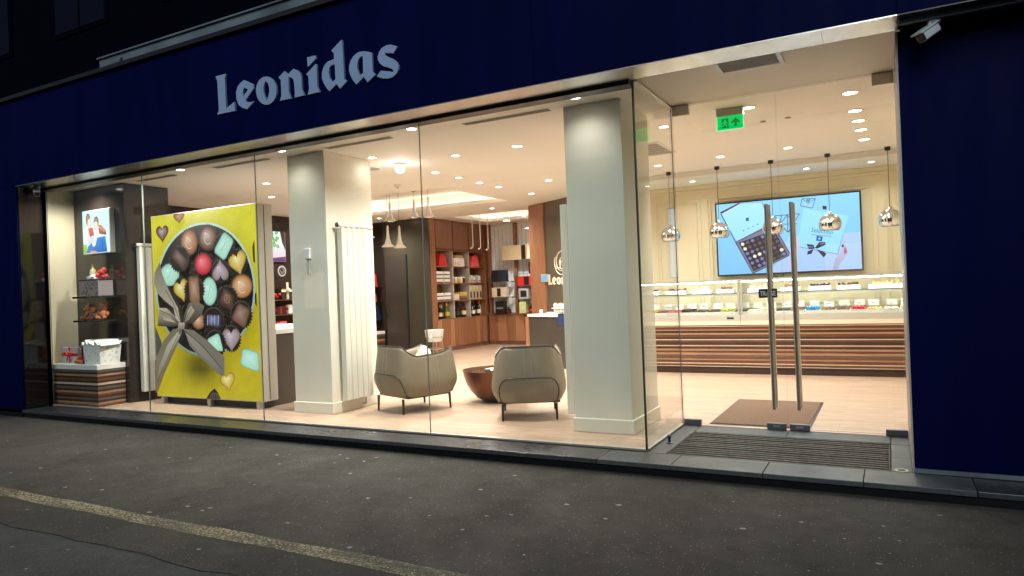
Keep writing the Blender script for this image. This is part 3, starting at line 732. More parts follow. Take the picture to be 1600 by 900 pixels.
gl = thing('ceiling_globe_lamp', 'bright white globe lamp on the ceiling left of the armchairs row', 'lamp', (-5.76,1.87,CZ))
obj('base', MB().lathe([(.075,0),(.075,-.02),(.05,-.03)], 20, (-5.76,1.87,CZ-.001)), 'white_lacquer', gl, smooth=True)
obj('globe', MB().ball((-5.76,1.87,CZ-.075), .060, 18, 12), 'lamp_globe', gl, smooth=True)
ld = bpy.data.lights.new('lamp', 'POINT'); ld.energy = 5; ld.color = WARM; ld.shadow_soft_size = .06
lo = bpy.data.objects.new('lamp', ld); COL.objects.link(lo); lo.parent = gl; lo.location = (0,0,-.16)
t = thing('ceiling_speaker', 'flat round grey loudspeaker in the ceiling beside the left column', 'speaker', (-6.28,1.9,CZ))
obj('grille', MB().lathe([(.12,-.001),(.12,-.008),(.10,-.012)], 28, (-6.28,1.9,CZ)), 'grey_panel', t, smooth=True)
obj('rim', MB().lathe([(.121,-.001),(.14,-.001),(.14,-.010),(.121,-.009)], 28, (-6.28,1.9,CZ), cap=False), 'white_lacquer', t, smooth=True)
for x, y, lab in [(-1.172,2.464,'left of two small brown ceiling sensors inside the doors'),(-.91,2.45,'right of two small brown ceiling sensors inside the doors')]:
    t = thing('ceiling_sensor', lab, 'sensor', (x,y,CZ))
    obj('rim', MB().lathe([(.024,-.001),(.034,-.001),(.034,-.007),(.024,-.007)], 18, (x,y,CZ), cap=False), 'kraft', t, smooth=True)
    obj('eye', MB().lathe([(.0235,-.001),(.0235,-.005),(.01,-.012)], 18, (x,y,CZ)), 'strip_dark', t, smooth=True)
for i, (x, y) in enumerate([(-8.0,2.35),(-6.9,3.3),(-7.6,2.2)]):
    t = thing('smoke_detector', ['white smoke detector on the ceiling above the lit poster','white smoke detector near the corner of the large ceiling tray','small white sprinkler detector beside the bar downlight'][i], 'detector', (x,y,CZ))
    obj('housing', MB().lathe([(.055,-.001),(.055,-.02),(.035,-.045)], 20, (x,y,CZ)), 'white_lacquer', t, smooth=True)
    obj('sensor', MB().lathe([(.018,-.046),(.018,-.06)], 14, (x,y,CZ)), 'grey_panel', t)
# slot air vents behind the glass
for i, (a, b_) in enumerate([(-9.40,-8.60),(-7.77,-6.79),(-5.82,-4.86),(-3.89,-2.90)]):
    t = thing('slot_vent', '%s long slot air vent from the left in the ceiling behind the glass' % ordinal(i), 'vent', ((a+b_)/2,.54,CZ), 'slot vents behind the glass')
    obj('frame', MB().box(a,b_,.500,.512,CZ-.008,CZ-.001).box(a,b_,.536,.544,CZ-.008,CZ-.001).box(a,b_,.568,.580,CZ-.008,CZ-.001), 'grey_panel', t)
    obj('slot', MB().box(a+.005,b_-.005,.5125,.5355,CZ-.004,CZ-.001), 'slot', t); obj('slot', MB().box(a+.005,b_-.005,.5445,.5675,CZ-.004,CZ-.001), 'slot', t)
def grille_vent(x0, x1, y0, y1, label, n, z=CZ):
    t = thing('air_grille', label, 'vent', ((x0+x1)/2,(y0+y1)/2,z)); w = .035
    obj('frame', MB().box(x0,x1,y0,y0+w,z-.014,z-.001).box(x0,x1,y1-w,y1,z-.014,z-.001).box(x0,x0+w,y0+w,y1-w,z-.014,z-.001).box(x1-w,x1,y0+w,y1-w,z-.014,z-.001), 'white_lacquer', t)
    obj('duct', MB().box(x0+w,x1-w,y0+w,y1-w,z-.003,z-.001), 'slot', t)
    for k in range(n):
        y = y0+w+(y1-y0-2*w)*(k+.5)/n
        obj('slat', MB().box(x0+w,x1-w,y-.006,y+.006,z-.010,z-.004), 'grey_panel', t)
grille_vent(-1.20,-.68,-.035,.345,'white framed air grille in the ceiling before the glass doors',9)
grille_vent(-3.0,-2.45,2.75,3.6,'square air conditioning grille in the ceiling behind the return pane',6)

# exit sign
ex = thing('exit_sign', 'hanging green emergency exit sign with running figure and arrow', 'exit sign', (-1.375,1.63,3.2))
obj('housing', MB().box(-1.505,-1.240,1.605,1.665,3.205,CZ-.001), 'grey_panel', ex, bevel=.004)
obj('panel', MB().box(-1.500,-1.245,1.630,1.640,3.068,3.204), 'exit_green', ex)
obj('panel_edge', MB().box(-1.506,-1.5005,1.629,1.641,3.062,3.204).box(-1.2445,-1.239,1.629,1.641,3.062,3.204).box(-1.5,-1.245,1.629,1.641,3.062,3.0675), 'exit_light', ex)
obj('door_symbol', MB().box(-1.455,-1.388,1.6285,1.6295,3.085,3.180), 'exit_dark', ex)
fig = shape_mesh([[(-1.432,3.165),(-1.420,3.172),(-1.410,3.163),(-1.415,3.153),(-1.402,3.146),(-1.396,3.128),(-1.404,3.126),(-1.412,3.138),(-1.414,3.122),(-1.400,3.108),(-1.402,3.088),(-1.411,3.088),(-1.412,3.104),(-1.426,3.114),(-1.436,3.098),(-1.456,3.098),(-1.456,3.107),(-1.442,3.108),(-1.430,3.140),(-1.441,3.136),(-1.446,3.122),(-1.454,3.125),(-1.447,3.144),(-1.428,3.152)]], .0006, 1.6278)
obj('running_figure', fig, 'exit_green', ex)
obj('arrow', shape_mesh([[(-1.318,3.178),(-1.272,3.132),(-1.284,3.118),(-1.306,3.140),(-1.306,3.092),(-1.330,3.092),(-1.330,3.140),(-1.352,3.118),(-1.364,3.132)]], .0008, 1.6293), 'exit_dark', ex)

# chrome pendants over the counter
pd = thing('pendant_lamp', '', 'pendant lamp', (0,0,0), 'chrome dome pendants over the counter')
obj('canopy', MB().lathe([(.038,0),(.038,-.045),(.022,-.052)], 18), 'black', pd, smooth=True)
obj('cable', MB().tube([(0,0,-.05),(0,0,-.84)], .0042, 6), 'cable', pd)
prof = []
for k in range(15):
    a = math.pi/2 - k/14*math.radians(90+34); prof.append((max(.152*math.cos(a),.012), -1.005+.152*math.sin(a)*.98))
inner = [(max(r-.004,.008), z-.003) for r, z in prof[::-1]]
obj('dome', MB().lathe(prof+inner, 32, cap=False), 'chrome', pd, smooth=True)
obj('neck', MB().lathe([(.010,-.82),(.022,-.835),(.022,-.862)], 14), 'chrome', pd, smooth=True)
obj('bulb', MB().ball((0,0,-1.03), .045, 14, 8), 'lamp_globe', pd, smooth=True)
for i, x in enumerate([-3.78,-3.015,-2.262,-1.48,-.712,.045]):
    lab = '%s chrome dome pendant lamp from the left hanging over the counter' % ordinal(i)
    o = pd if i == 0 else dup(pd, lab, (x,5.2,CZ)); o.location = (x,5.2,CZ); o['label'] = lab
# trumpet pendants under the large tray
def trumpet(x, y, z0, ztop, h, matn, label):
    t = thing('trumpet_pendant', label, 'pendant lamp', (x,y,ztop), 'trumpet pendants under the large ceiling tray')
    obj('canopy', MB().lathe([(.07,0),(.06,-.012),(.02,-.03)], 18, (x,y,ztop-.001)), 'chrome', t, smooth=True)
    obj('cable', MB().tube([(x,y,ztop-.02),(x,y,z0+h-.01)], .003, 6), 'cable', t)
    obj('shade', MB().lathe([(.012,h),(.02,h*.9),(.026,h*.6),(.038,h*.35),(.065,h*.14),(.115,.012),(.125,0),(.110,.006),(.055,h*.12)], 24, (x,y,z0), cap=False), matn, t, smooth=True)
trumpet(-8.28,4.75,2.42,3.559,.40,'white_lacquer','lowest white trumpet pendant, left of a close pair near the shelving')
trumpet(-8.16,4.95,2.40,3.559,.42,'white_lacquer','lowest white trumpet pendant, right of a close pair near the shelving')
trumpet(-8.72,4.72,2.62,3.559,.36,'white_lacquer','white trumpet pendant just right of the left column')
trumpet(-9.0,4.95,2.62,3.559,.34,'white_lacquer','white trumpet pendant mostly behind the left column radiator')
trumpet(-8.72,5.4,2.98,3.559,.40,'chrome','left chrome trumpet pendant high under the large tray')
trumpet(-8.20,5.5,3.02,3.559,.36,'chrome','middle chrome trumpet pendant high under the large tray')
trumpet(-7.75,5.35,2.98,3.559,.40,'chrome','right chrome trumpet pendant high under the large tray')
for i, (x, zb) in enumerate([(-8.70,2.56),(-8.49,2.53),(-8.28,2.49)]):
    t = thing('hook_pendant', '%s slim white hook shaped pendant from the left before the wood shelving' % ordinal(i), 'pendant lamp', (x,8.5,3.55), 'slim hook pendants by the shelving')
    obj('stem', MB().tube([(x,8.5,3.558),(x,8.5,zb+.05),(x-.012,8.5,zb+.012),(x-.045,8.5,zb)], .010, 8), 'white_lacquer', t, smooth=True)
    obj('tip', MB().ball((x-.05,8.5,zb), .024, 12, 8), 'white_lacquer', t, smooth=True)
for i, (x, zb) in enumerate([(-7.98,3.18),(-7.45,2.95),(-7.25,2.9)]):
    t = thing('wire_pendant', '%s thin wire pendant from the left before the white blinds' % ordinal(i), 'pendant lamp', (x,8.9,3.55), 'thin wire pendants by the blinds')
    obj('wire', MB().tube([(x,8.9,3.558),(x,8.9,zb)], .006, 6), 'grey_panel', t)
    obj('disc', MB().lathe([(.012,.02),(.075,.004),(.075,0)], 18, (x,8.9,zb-.01)), 'lamp_globe' if i == 0 else 'white_lacquer', t, smooth=True)

# ------------------------------------------------------------------ flat print helper (screens and the light box)
class Print:
    def __init__(s, y, sc=1.0): s.mb = MB(); s.y = y; s.k = 0
    def _put(s, pts, cols, faces):
        s.k += 1; yy = s.y - s.k*.00005
        s.mb.add([(x, yy, z) for x, z in pts], faces); s.mb.c += cols
    def poly(s, pts, col, col2=None):
        col2 = col2 or col; zs = [p[1] for p in pts]; lo, hi = min(zs), max(zs)
        cs = [tuple(a+(b-a)*((z-lo)/(hi-lo+1e-6)) for a, b in zip(col2, col)) for z in zs]
        # fan from the centre would break concave outlines: let the n-gon be filled
        a2 = sum(pts[i][0]*pts[(i+1)%len(pts)][1]-pts[(i+1)%len(pts)][0]*pts[i][1] for i in range(len(pts)))
        f = tuple(range(len(pts))) if a2 > 0 else tuple(range(len(pts)))[::-1]
        s._put(pts, cs, [f])
    def line(s, pts, w, col):
        for (ax, az), (bx, bz) in zip(pts, pts[1:]):
            d = Vector((bx-ax, bz-az)); l = d.length or 1; nx, nz = -d.y/l*w/2, d.x/l*w/2
            s.poly([(ax+nx,az+nz),(bx+nx,bz+nz),(bx-nx,bz-nz),(ax-nx,az-nz)], col)
    def blob(s, outline, edge, mid, hl, off=(-.25,.35)):
        """rounded sweet: dark rim, body colour, soft highlight"""
        n = len(outline); cx = sum(p[0] for p in outline)/n; cz = sum(p[1] for p in outline)/n
        rw = max(p[0] for p in outline)-cx; rh = max(p[1] for p in outline)-cz
        pts = list(outline); cs = [edge]*n
        for f, c, o in ((.82, mid, 0), (.42, tuple(.55*a+.45*b for a, b in zip(mid, hl)), .7)):
            pts += [(cx+(p[0]-cx)*f+off[0]*rw*o*.6, cz+(p[1]-cz)*f+off[1]*rh*o*.6) for p in outline]; cs += [c]*n
        pts.append((cx+off[0]*rw*.55, cz+off[1]*rh*.55)); cs.append(hl)
        fs = [(r*n+i, r*n+(i+1)%n, (r+1)*n+(i+1)%n, (r+1)*n+i) for r in range(2) for i in range(n)] + [(2*n+i, 2*n+(i+1)%n, 3*n) for i in range(n)]
        s._put(pts, cs, fs)
def o_oval(cx, cz, a, b, rot=0.0, n=22, e=1.0):
    out = []
    for i in range(n):
        t_ = 2*math.pi*i/n; u = a*math.copysign(abs(math.cos(t_))**e, math.cos(t_)); v = b*math.copysign(abs(math.sin(t_))**e, math.sin(t_))
        out.append((cx+u*math.cos(rot)-v*math.sin(rot), cz+u*math.sin(rot)+v*math.cos(rot)))
    return out
def o_heart(cx, cz, a, b, rot=0.0, n=26):
    out = []
    for i in range(n):
        t_ = -2*math.pi*i/n; x = math.sin(t_)**3; z = (13*math.cos(t_)-5*math.cos(2*t_)-2*math.cos(3*t_)-math.cos(4*t_))/15.0
        u, v = a*x, b*z; out.append((cx+u*math.cos(rot)-v*math.sin(rot), cz+u*math.sin(rot)+v*math.cos(rot)))
    return out
def o_round(pts, f=.18):
    out = []; n = len(pts)
    for i in range(n):
        p, q, r_ = Vector(pts[i-1]), Vector(pts[i]), Vector(pts[(i+1)%n])
        out += [tuple(q+(p-q)*f), tuple(q+(p-q)*f*.3+(r_-q)*f*.3), tuple(q+(r_-q)*f)]
    a2 = sum(out[i][0]*out[(i+1)%len(out)][1]-out[(i+1)%len(out)][0]*out[i][1] for i in range(len(out)))
    return out if a2 > 0 else out[::-1]
def cup(pr, cx, cz, a, b, n=26, dark=(.010,.007,.005), lite=(.075,.058,.045)):
    pts = []
    for i in range(n*2):
        t_ = math.pi*i/n; k = 1.32 if i % 2 else 1.13; pts.append((cx+a*k*math.cos(t_), cz+b*k*math.sin(t_)))
    pr.poly(pts, lite, dark); pr.poly(o_oval(cx, cz, a*1.10, b*1.10), dark)

# ------------------------------------------------------------------ lit chocolate poster
lb = thing('lightbox_poster', 'tall lit poster of an oval chocolate box on yellow', 'light box', (-8.15,.68,F))
obj('housing', MB().box(-9.205,-7.085,.575,.83,.20,2.755), 'alu', lb, bevel=.004)
obj('kick_panel', MB().box(-9.15,-7.14,.66,.80,F+.01,.198), 'black', lb)
for x in (-9.10,-8.13,-7.19): obj('foot', MB().box(x-.03,x+.03,.585,.645,F+.001,.199), 'alu', lb)
obj('side_groove', MB().box(-7.0845,-7.083,.69,.70,.22,2.74), 'slot', lb)
p = Print(.5738)
YL = srgb(226,218,30); YD = srgb(170,150,14)
random.seed(5); gx, gz = 16, 20; gp = []; gc = []
for j in range(gz+1):
    for i in range(gx+1):
        u, v = i/gx, j/gz; x, z = -9.195+2.1*u, .21+2.535*v
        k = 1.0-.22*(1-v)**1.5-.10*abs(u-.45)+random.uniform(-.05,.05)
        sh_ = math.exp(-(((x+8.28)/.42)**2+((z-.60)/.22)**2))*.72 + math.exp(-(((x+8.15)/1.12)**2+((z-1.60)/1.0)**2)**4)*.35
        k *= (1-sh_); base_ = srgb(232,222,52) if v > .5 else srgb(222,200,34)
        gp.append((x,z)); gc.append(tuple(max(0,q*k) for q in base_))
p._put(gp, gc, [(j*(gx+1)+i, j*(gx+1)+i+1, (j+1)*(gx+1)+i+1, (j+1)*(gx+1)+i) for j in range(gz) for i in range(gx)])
def sat(o): return [(max(-9.193,min(-7.097,x)), max(.212,min(2.743,z))) for x, z in o]
p.poly(sat([(-9.229,1.193),(-9.067,.987),(-9.049,.833),(-9.247,.659)]), srgb(70,80,80), srgb(40,45,45))
p.poly(o_oval(-8.15,1.68,1.0,.905,0,56), srgb(205,232,216), srgb(120,150,150))
p.poly(o_oval(-8.15,1.68,.965,.875,0,56), srgb(34,26,20), srgb(24,18,14))
random.seed(3)
for i in range(420):      # paper cup crinkles
    a_, r_ = random.random()*6.283, math.sqrt(random.random())*.9
    x, z = -8.15+r_*.95*math.cos(a_), 1.68+r_*.85*math.sin(a_); d = random.random()*3.14; l = random.uniform(.015,.035)
    p.line([(x-l*math.cos(d),z-l*math.sin(d)),(x+l*math.cos(d),z+l*math.sin(d))], .008, srgb(*[random.choice((58,74,92))+k for k in (6,0,-8)]))
MILK = (srgb(70,36,20), srgb(158,98,58), srgb(236,196,170)); DARK = (srgb(26,14,12), srgb(72,42,34), srgb(150,120,120)); GOLD = (srgb(120,86,20), srgb(206,172,64), srgb(248,238,170))
MINT = (srgb(120,170,150), srgb(176,226,206), srgb(206,244,232)); MAUVE = (srgb(80,58,60), srgb(158,134,140), srgb(206,192,204)); RED = (srgb(90,6,16), srgb(206,30,50), srgb(255,140,150))
for fn, c_, a_, st in [(o_oval,(-8.371,2.332),(.153,.155),MILK),(o_oval,(-7.993,2.367),(.161,.148),(srgb(40,20,12),srgb(104,60,36),srgb(214,190,180))),(o_oval,(-8.103,2.022),(.15,.128),RED),
        (o_heart,(-7.429,2.014),(.150,.145),GOLD),(o_oval,(-8.804,1.908),(.178,.134),MINT),(o_heart,(-7.768,1.907),(.142,.135),MAUVE),(o_heart,(-8.567,1.693),(.136,.145),GOLD),
        (o_oval,(-7.994,1.65),(.127,.163),MINT),(o_oval,(-7.368,1.696),(.169,.134),(srgb(90,50,20),srgb(190,130,74),srgb(238,206,170))),(o_heart,(-7.603,1.02),(.149,.145),MAUVE),(o_oval,(-8.233,1.257),(.12,.10),MILK)]:
    cup(p, *c_, *a_)
    rot = {(-7.768,1.907): math.pi, (-7.429,2.014): .25, (-8.567,1.693): .3}.get(c_, 0)
    p.blob(fn(*c_, a_[0]*1.17, a_[1]*1.17, rot), *st)
    p.poly(o_oval(c_[0]-a_[0]*.30, c_[1]+a_[1]*.42, a_[0]*.14, a_[1]*.07, .5, 10), tuple(min(1,q*1.25+.05) for q in st[2]))
def quad(pts, st): 
    q = [(sum(a[0] for a in pts)/4, sum(a[1] for a in pts)/4)][0]
    cup(p, q[0], q[1], .17, .15); pts = [(q[0]+(a[0]-q[0])*1.14, q[1]+(a[1]-q[1])*1.14) for a in pts]; p.blob(o_round(pts), *st, off=(-.1,.35))
quad([(-7.668,2.412),(-7.501,2.288),(-7.676,2.06),(-7.862,2.184)], MINT)
quad([(-8.653,2.288),(-8.395,2.076),(-8.493,1.941),(-8.775,2.161)], DARK)
quad([(-8.403,1.851),(-8.205,1.85),(-8.192,1.502),(-8.386,1.501)], (srgb(60,32,20),srgb(138,92,66),srgb(196,160,140)))
quad([(-7.707,1.703),(-7.508,1.567),(-7.57,1.382),(-7.828,1.489)], (srgb(30,16,14),srgb(66,38,30),srgb(140,104,92)))
quad([(-7.442,1.474),(-7.234,1.391),(-7.346,1.158),(-7.578,1.279)], (srgb(56,34,24),srgb(116,82,64),srgb(170,140,126)))
quad([(-8.069,1.352),(-7.768,1.33),(-7.806,1.147),(-8.09,1.198)], (srgb(20,14,18),srgb(54,36,40),srgb(150,150,190)))
quad([(-8.064,1.003),(-7.845,1.083),(-7.775,.858),(-7.963,.873)], MINT)
for (cx, cz) in [(-8.371,2.332),(-7.993,2.367),(-7.368,1.696)]:      # piped swirls
    w_ = [(cx+.09*math.cos(t_)*(.35+t_/9), cz+.10*math.sin(t_)*(.35+t_/9)) for t_ in [k*.5 for k in range(12)]]
    p.line(w_, .010, srgb(232,206,186))
for (cx, cz, w_, hh) in [(-8.804,1.908,.05,.06),(-7.994,1.65,.03,.08),(-7.68,2.236,.05,.06)]:
    p.line([(cx-w_,cz-hh),(cx,cz),(cx+w_*.4,cz+hh*.5),(cx+w_,cz+hh)], .008, srgb(130,190,172))
for (cx, cz) in [(-7.65,1.54),(-7.41,1.33)]:
    p.line(o_oval(cx,cz,.055,.055,0,14)+[(cx+.055,cz)], .009, srgb(160,120,104)); p.line([(cx-.03,cz-.03),(cx+.02,cz+.03)], .009, srgb(160,120,104))
for k in range(4): p.line([(-8.04+k*.07,1.33),(-8.05+k*.07,1.20)], .016, srgb(150,160,205))
RB, RM, RL = srgb(54,50,42), srgb(120,112,98), srgb(188,178,158)
def sc(*pts): return sat(pts)
p.poly(sc((-8.996,2.093),(-9.117,1.955),(-9.143,1.811),(-9.071,1.663),(-8.94,1.563),(-8.737,1.446),(-8.688,1.256),(-8.604,1.255),(-8.641,1.444),(-8.754,1.589),(-8.866,1.768),(-8.956,1.931)), RM, RL)
p.poly(sc((-9.053,1.456),(-8.882,1.444),(-8.732,1.339),(-8.622,1.237),(-8.637,1.195),(-8.844,1.186),(-9.094,1.2)), RL, RB)
p.poly(sc((-9.05,1.40),(-8.90,1.36),(-8.70,1.24),(-8.95,1.28)), RM, RL)
p.poly(sc((-8.559,1.22),(-8.499,1.385),(-8.404,1.507),(-8.218,1.511),(-8.099,1.458),(-8.154,1.345),(-8.333,1.233)), RM, RB)
p.poly(sc((-8.53,1.23),(-8.44,1.40),(-8.36,1.47),(-8.30,1.40),(-8.42,1.28)), RL, RM)
p.poly(sc((-8.587,1.178),(-8.768,1.146),(-8.987,.987),(-9.191,.695),(-9.232,.453),(-9.23,.247),(-9.134,.284),(-8.987,.527),(-8.733,.869),(-8.579,1.103)), RM, srgb(120,104,70))
p.poly(sc((-8.66,1.12),(-8.90,.93),(-9.10,.62),(-9.17,.40),(-9.05,.52),(-8.84,.82),(-8.62,1.07)), RL, RM)
p.poly(sc((-8.538,1.153),(-8.338,1.135),(-8.053,.986),(-7.744,.778),(-7.755,.498),(-7.932,.583),(-8.235,.773),(-8.425,.92)), srgb(122,114,104), RM)
p.poly(sc((-8.50,1.10),(-8.30,1.00),(-7.98,.76),(-7.79,.58),(-7.95,.64),(-8.25,.83),(-8.42,.97)), srgb(152,144,132), srgb(124,116,104))
for (q0, q1, w_, cl) in [((-8.60,1.15),(-9.15,.42),.010,RB),((-8.52,1.13),(-7.80,.62),.010,RB),((-8.62,1.22),(-9.04,1.42),.010,RB),((-8.55,1.22),(-8.30,1.48),.010,srgb(84,76,60)),((-8.62,1.28),(-8.90,1.70),.010,RB)]:
    mid_ = ((q0[0]+q1[0])/2+.02, (q0[1]+q1[1])/2+.03); p.line([q0, mid_, q1], w_, cl)
p.poly(sc((-8.634,1.246),(-8.508,1.236),(-8.526,1.144),(-8.665,1.154)), RL, RM)
p.blob(o_heart(-8.917,2.50,.138,.128), *MILK[:1], srgb(112,66,40), srgb(200,180,190))
p.blob(sat(o_heart(-8.551,2.69,.117,.085)), srgb(60,30,16), srgb(150,90,50), srgb(200,150,110))
p.blob(o_heart(-7.693,.462,.148,.125,.25), *GOLD)
p.blob(o_round(sat([(-7.394,.9),(-7.076,.847),(-7.076,.581),(-7.452,.671)])), *MINT, off=(0,.3))
p.poly(sat([(-8.132,.212),(-8.043,.305),(-7.956,.356),(-7.899,.31),(-7.834,.215)]), srgb(40,34,30), srgb(16,14,14))
for k in range(5): p.line([(-8.06+k*.05,.22),(-8.0+k*.02,.30)], .010, srgb(110,104,98))
p.poly(sat([(-7.10,1.98+.0),(-7.13,2.0),(-7.14,2.08),(-7.14,2.2),(-7.10,2.28)]), srgb(70,50,20)); p.poly(sat([(-7.10,1.42),(-7.13,1.47),(-7.13,1.58),(-7.10,1.62)]), srgb(30,22,16))
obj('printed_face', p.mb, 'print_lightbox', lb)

# ------------------------------------------------------------------ screens
def screen(name, label, x0, x1, y, z0, z1, depth, pr, body='black'):
    t = thing(name, label, 'screen', ((x0+x1)/2, y+depth/2, z0))
    obj('casing', MB().box(x0,x1,y,y+depth,z0,z1), body, t, bevel=.004); obj('display', pr.mb, 'print_screen', t); return t
SKYB = srgb(150,212,246)
p = Print(6.3475)
p.poly([(-2.53,1.63),(-.36,1.63),(-.36,2.82),(-2.53,2.82)], srgb(150,214,252), srgb(128,192,244))
p.poly([(-1.70,1.63),(-.36,1.63),(-.36,2.2),(-1.4,2.2)], srgb(176,206,246), srgb(168,196,240))
p.poly([(-2.47,2.66),(-2.174,2.817),(-1.787,2.802),(-1.664,2.36),(-2.241,2.169)], srgb(120,170,205)); p.poly([(-2.452,2.668),(-2.154,2.805),(-1.80,2.795),(-1.68,2.365),(-2.241,2.18)], srgb(176,232,254), srgb(160,222,250))
p.poly([(-2.477,2.688),(-2.174,2.817),(-2.129,2.812),(-2.452,2.660)], srgb(110,50,70))
p.line([(-2.46,2.66),(-2.235,2.17)], .018, srgb(90,90,120))
p.poly([(-2.25,2.168),(-1.784,2.379),(-1.587,2.343),(-1.378,1.903),(-1.984,1.62)], srgb(84,80,110)); p.poly([(-2.225,2.160),(-1.78,2.355),(-1.597,2.32),(-1.40,1.91),(-1.985,1.645)], srgb(124,122,150), srgb(112,108,140))
G = [(-2.185,2.155),(-1.62,2.325),(-1.432,1.907),(-1.968,1.668)]
p.poly(G, srgb(34,26,40))
random.seed(11)
for i in range(7):
    for j in range(6):
        u, v = (i+.5)/7, (j+.5)/6
        x = (G[0][0]*(1-u)+G[1][0]*u)*(1-v)+(G[3][0]*(1-u)+G[2][0]*u)*v; z = (G[0][1]*(1-u)+G[1][1]*u)*(1-v)+(G[3][1]*(1-u)+G[2][1]*u)*v
        c_ = random.choice([(74,62,74),(96,80,96),(60,48,60),(222,214,200),(104,104,160),(84,70,84)])
        if random.random() < .4: o_ = o_oval(x,z,.033,.031,0,12)
        else: o_ = o_round([(x-.03,z-.022),(x+.024,z-.034),(x+.032,z+.02),(x-.022,z+.032)])
        p.blob(o_, srgb(*[k*.6 for k in c_]), srgb(*c_), srgb(*[min(255,k*1.3) for k in c_]))
p.poly([(-2.06,2.557),(-2.015,2.566),(-2.007,2.51),(-2.054,2.501)], srgb(30,90,170))
for k in range(4): p.poly(o_oval(-2.10+k*.075,2.35+k*.03,.011,.011,0,8), srgb(70,130,180))
LNC = srgb(60,80,110)
for q in ([(-1.608,2.555),(-1.228,2.557),(-1.413,2.268),(-1.608,2.555)],[(-1.411,2.556),(-1.413,2.268)],[(-1.583,2.413),(-1.263,2.40)],[(-1.50,2.555),(-1.524,2.413),(-1.413,2.268),(-1.30,2.405),(-1.324,2.557)],[(-1.524,2.413),(-1.413,2.556),(-1.30,2.405)]): p.line(q, .010, LNC)
p.poly([(-1.175,2.625),(-.525,2.448),(-.69,1.866),(-1.28,2.028)], srgb(120,160,200)); p.poly([(-1.168,2.64),(-.517,2.462),(-.702,1.883),(-1.286,2.042)], srgb(164,226,252), srgb(152,214,246))
p.poly([(-.987,2.186),(-.9,2.163),(-.914,2.089),(-.999,2.109)], srgb(24,90,200)); p.poly(o_oval(-.95,2.138,.018,.018,0,10), srgb(150,200,250))
for q in ([(-1.142,2.064),(-1.039,2.047),(-1.022,1.984),(-1.107,1.979)],[(-1.022,1.994),(-.953,2.082),(-.869,2.08),(-.862,2.035),(-.985,1.982)],[(-1.041,1.975),(-1.072,1.906),(-1.139,1.893),(-1.127,1.95)],[(-1.004,1.973),(-.912,1.937),(-.854,1.893),(-.897,1.834),(-.959,1.919)]): p.poly(q, srgb(70,58,84), srgb(44,36,56))
p.line([(-1.13,2.02),(-1.05,2.01)], .012, srgb(150,140,160)); p.line([(-.94,2.05),(-.88,2.06)], .012, srgb(150,140,160))
SK, SK2 = srgb(196,190,222), srgb(168,160,206)
p.poly([(-.594,2.087),(-.544,1.894),(-.605,1.798),(-.671,1.721),(-.698,1.635),(-.775,1.635),(-.732,1.805),(-.646,1.92)], SK, SK2); p.poly([(-.585,2.0),(-.56,1.90),(-.60,1.86),(-.605,1.93)], srgb(176,84,120)); p.poly(o_oval(-.618,2.0,.016,.026,0,10), srgb(40,30,70))
p.poly([(-1.269,2.227),(-1.238,2.039),(-1.281,1.928),(-1.368,1.903),(-1.378,1.663),(-1.455,1.667),(-1.361,2.088)], srgb(204,204,236), srgb(188,190,230))
p.line([(-1.177,2.795),(-.983,2.777),(-1.036,2.629),(-1.21,2.685),(-1.177,2.795)], .009, LNC); p.line([(-1.177,2.795),(-1.09,2.71),(-.983,2.777)], .007, LNC); p.poly(o_heart(-1.088,2.756,.032,.032), srgb(120,130,150))
p.poly([(-.885,2.655),(-.826,2.644),(-.828,2.587),(-.883,2.596)], srgb(60,44,60))
p.line([(-1.06,2.212),(-.92,2.18),(-.774,2.164)], .007, LNC)
tv = screen('wall_television', 'large wall television showing an open praline box and a gift box', -2.555,-.335,6.35,1.605,2.845,.06,p)
obj('wall_mount', MB().box(-1.7,-1.2,6.412,6.449,1.9,2.5), 'black', tv)
obj('caption', text_mb('Selection', .105, .0003, lambda v: (-.915+v.x*.82, 6.3405-v.z, 2.222+v.y-(v.x)*.17), shear=.4), 'caption_ink', tv)
for s_ in (-1,1): obj('bracket', MB().tube([(-1.62+s_*.12,6.40,1.604),(-1.60+s_*.08,6.40,1.575),(-1.58+s_*.02,6.40,1.565)], .008, 6), 'black', tv)

p = Print(.3975)
p.poly([(-10.545,2.292),(-9.895,2.292),(-9.895,2.925),(-10.545,2.925)], srgb(206,240,252), srgb(232,246,250))
p.poly([(-10.545,2.297),(-10.45,2.30),(-10.452,2.43),(-10.545,2.44)], srgb(150,210,80), srgb(110,190,60))
p.blob(o_oval(-10.405,2.80,.055,.09), srgb(60,44,40), srgb(110,84,74), srgb(170,140,130)); p.blob(o_oval(-10.375,2.745,.05,.07), srgb(190,140,120), srgb(240,206,190), srgb(252,236,228))
p.poly([(-10.44,2.70),(-10.30,2.69),(-10.26,2.56),(-10.30,2.44),(-10.42,2.44)], srgb(236,226,224), srgb(214,214,222)); p.poly([(-10.407,2.669),(-10.30,2.674),(-10.27,2.562),(-10.375,2.54)], srgb(214,80,72), srgb(190,60,56))
p.blob(o_oval(-10.205,2.755,.06,.075), srgb(64,44,40), srgb(120,90,78), srgb(180,150,140)); p.blob(o_oval(-10.215,2.70,.05,.065), srgb(200,150,130), srgb(246,216,200), srgb(255,240,232))
p.poly([(-10.25,2.62),(-10.12,2.64),(-10.10,2.45),(-10.26,2.44)], srgb(246,236,236), srgb(226,226,236))
p.poly([(-10.157,2.649),(-10.077,2.690),(-9.978,2.605),(-9.969,2.542),(-10.136,2.57)], srgb(196,110,96), srgb(150,66,60)); p.poly([(-10.18,2.714),(-10.076,2.69),(-9.985,2.60),(-10.02,2.585),(-10.131,2.647)], srgb(206,140,116))
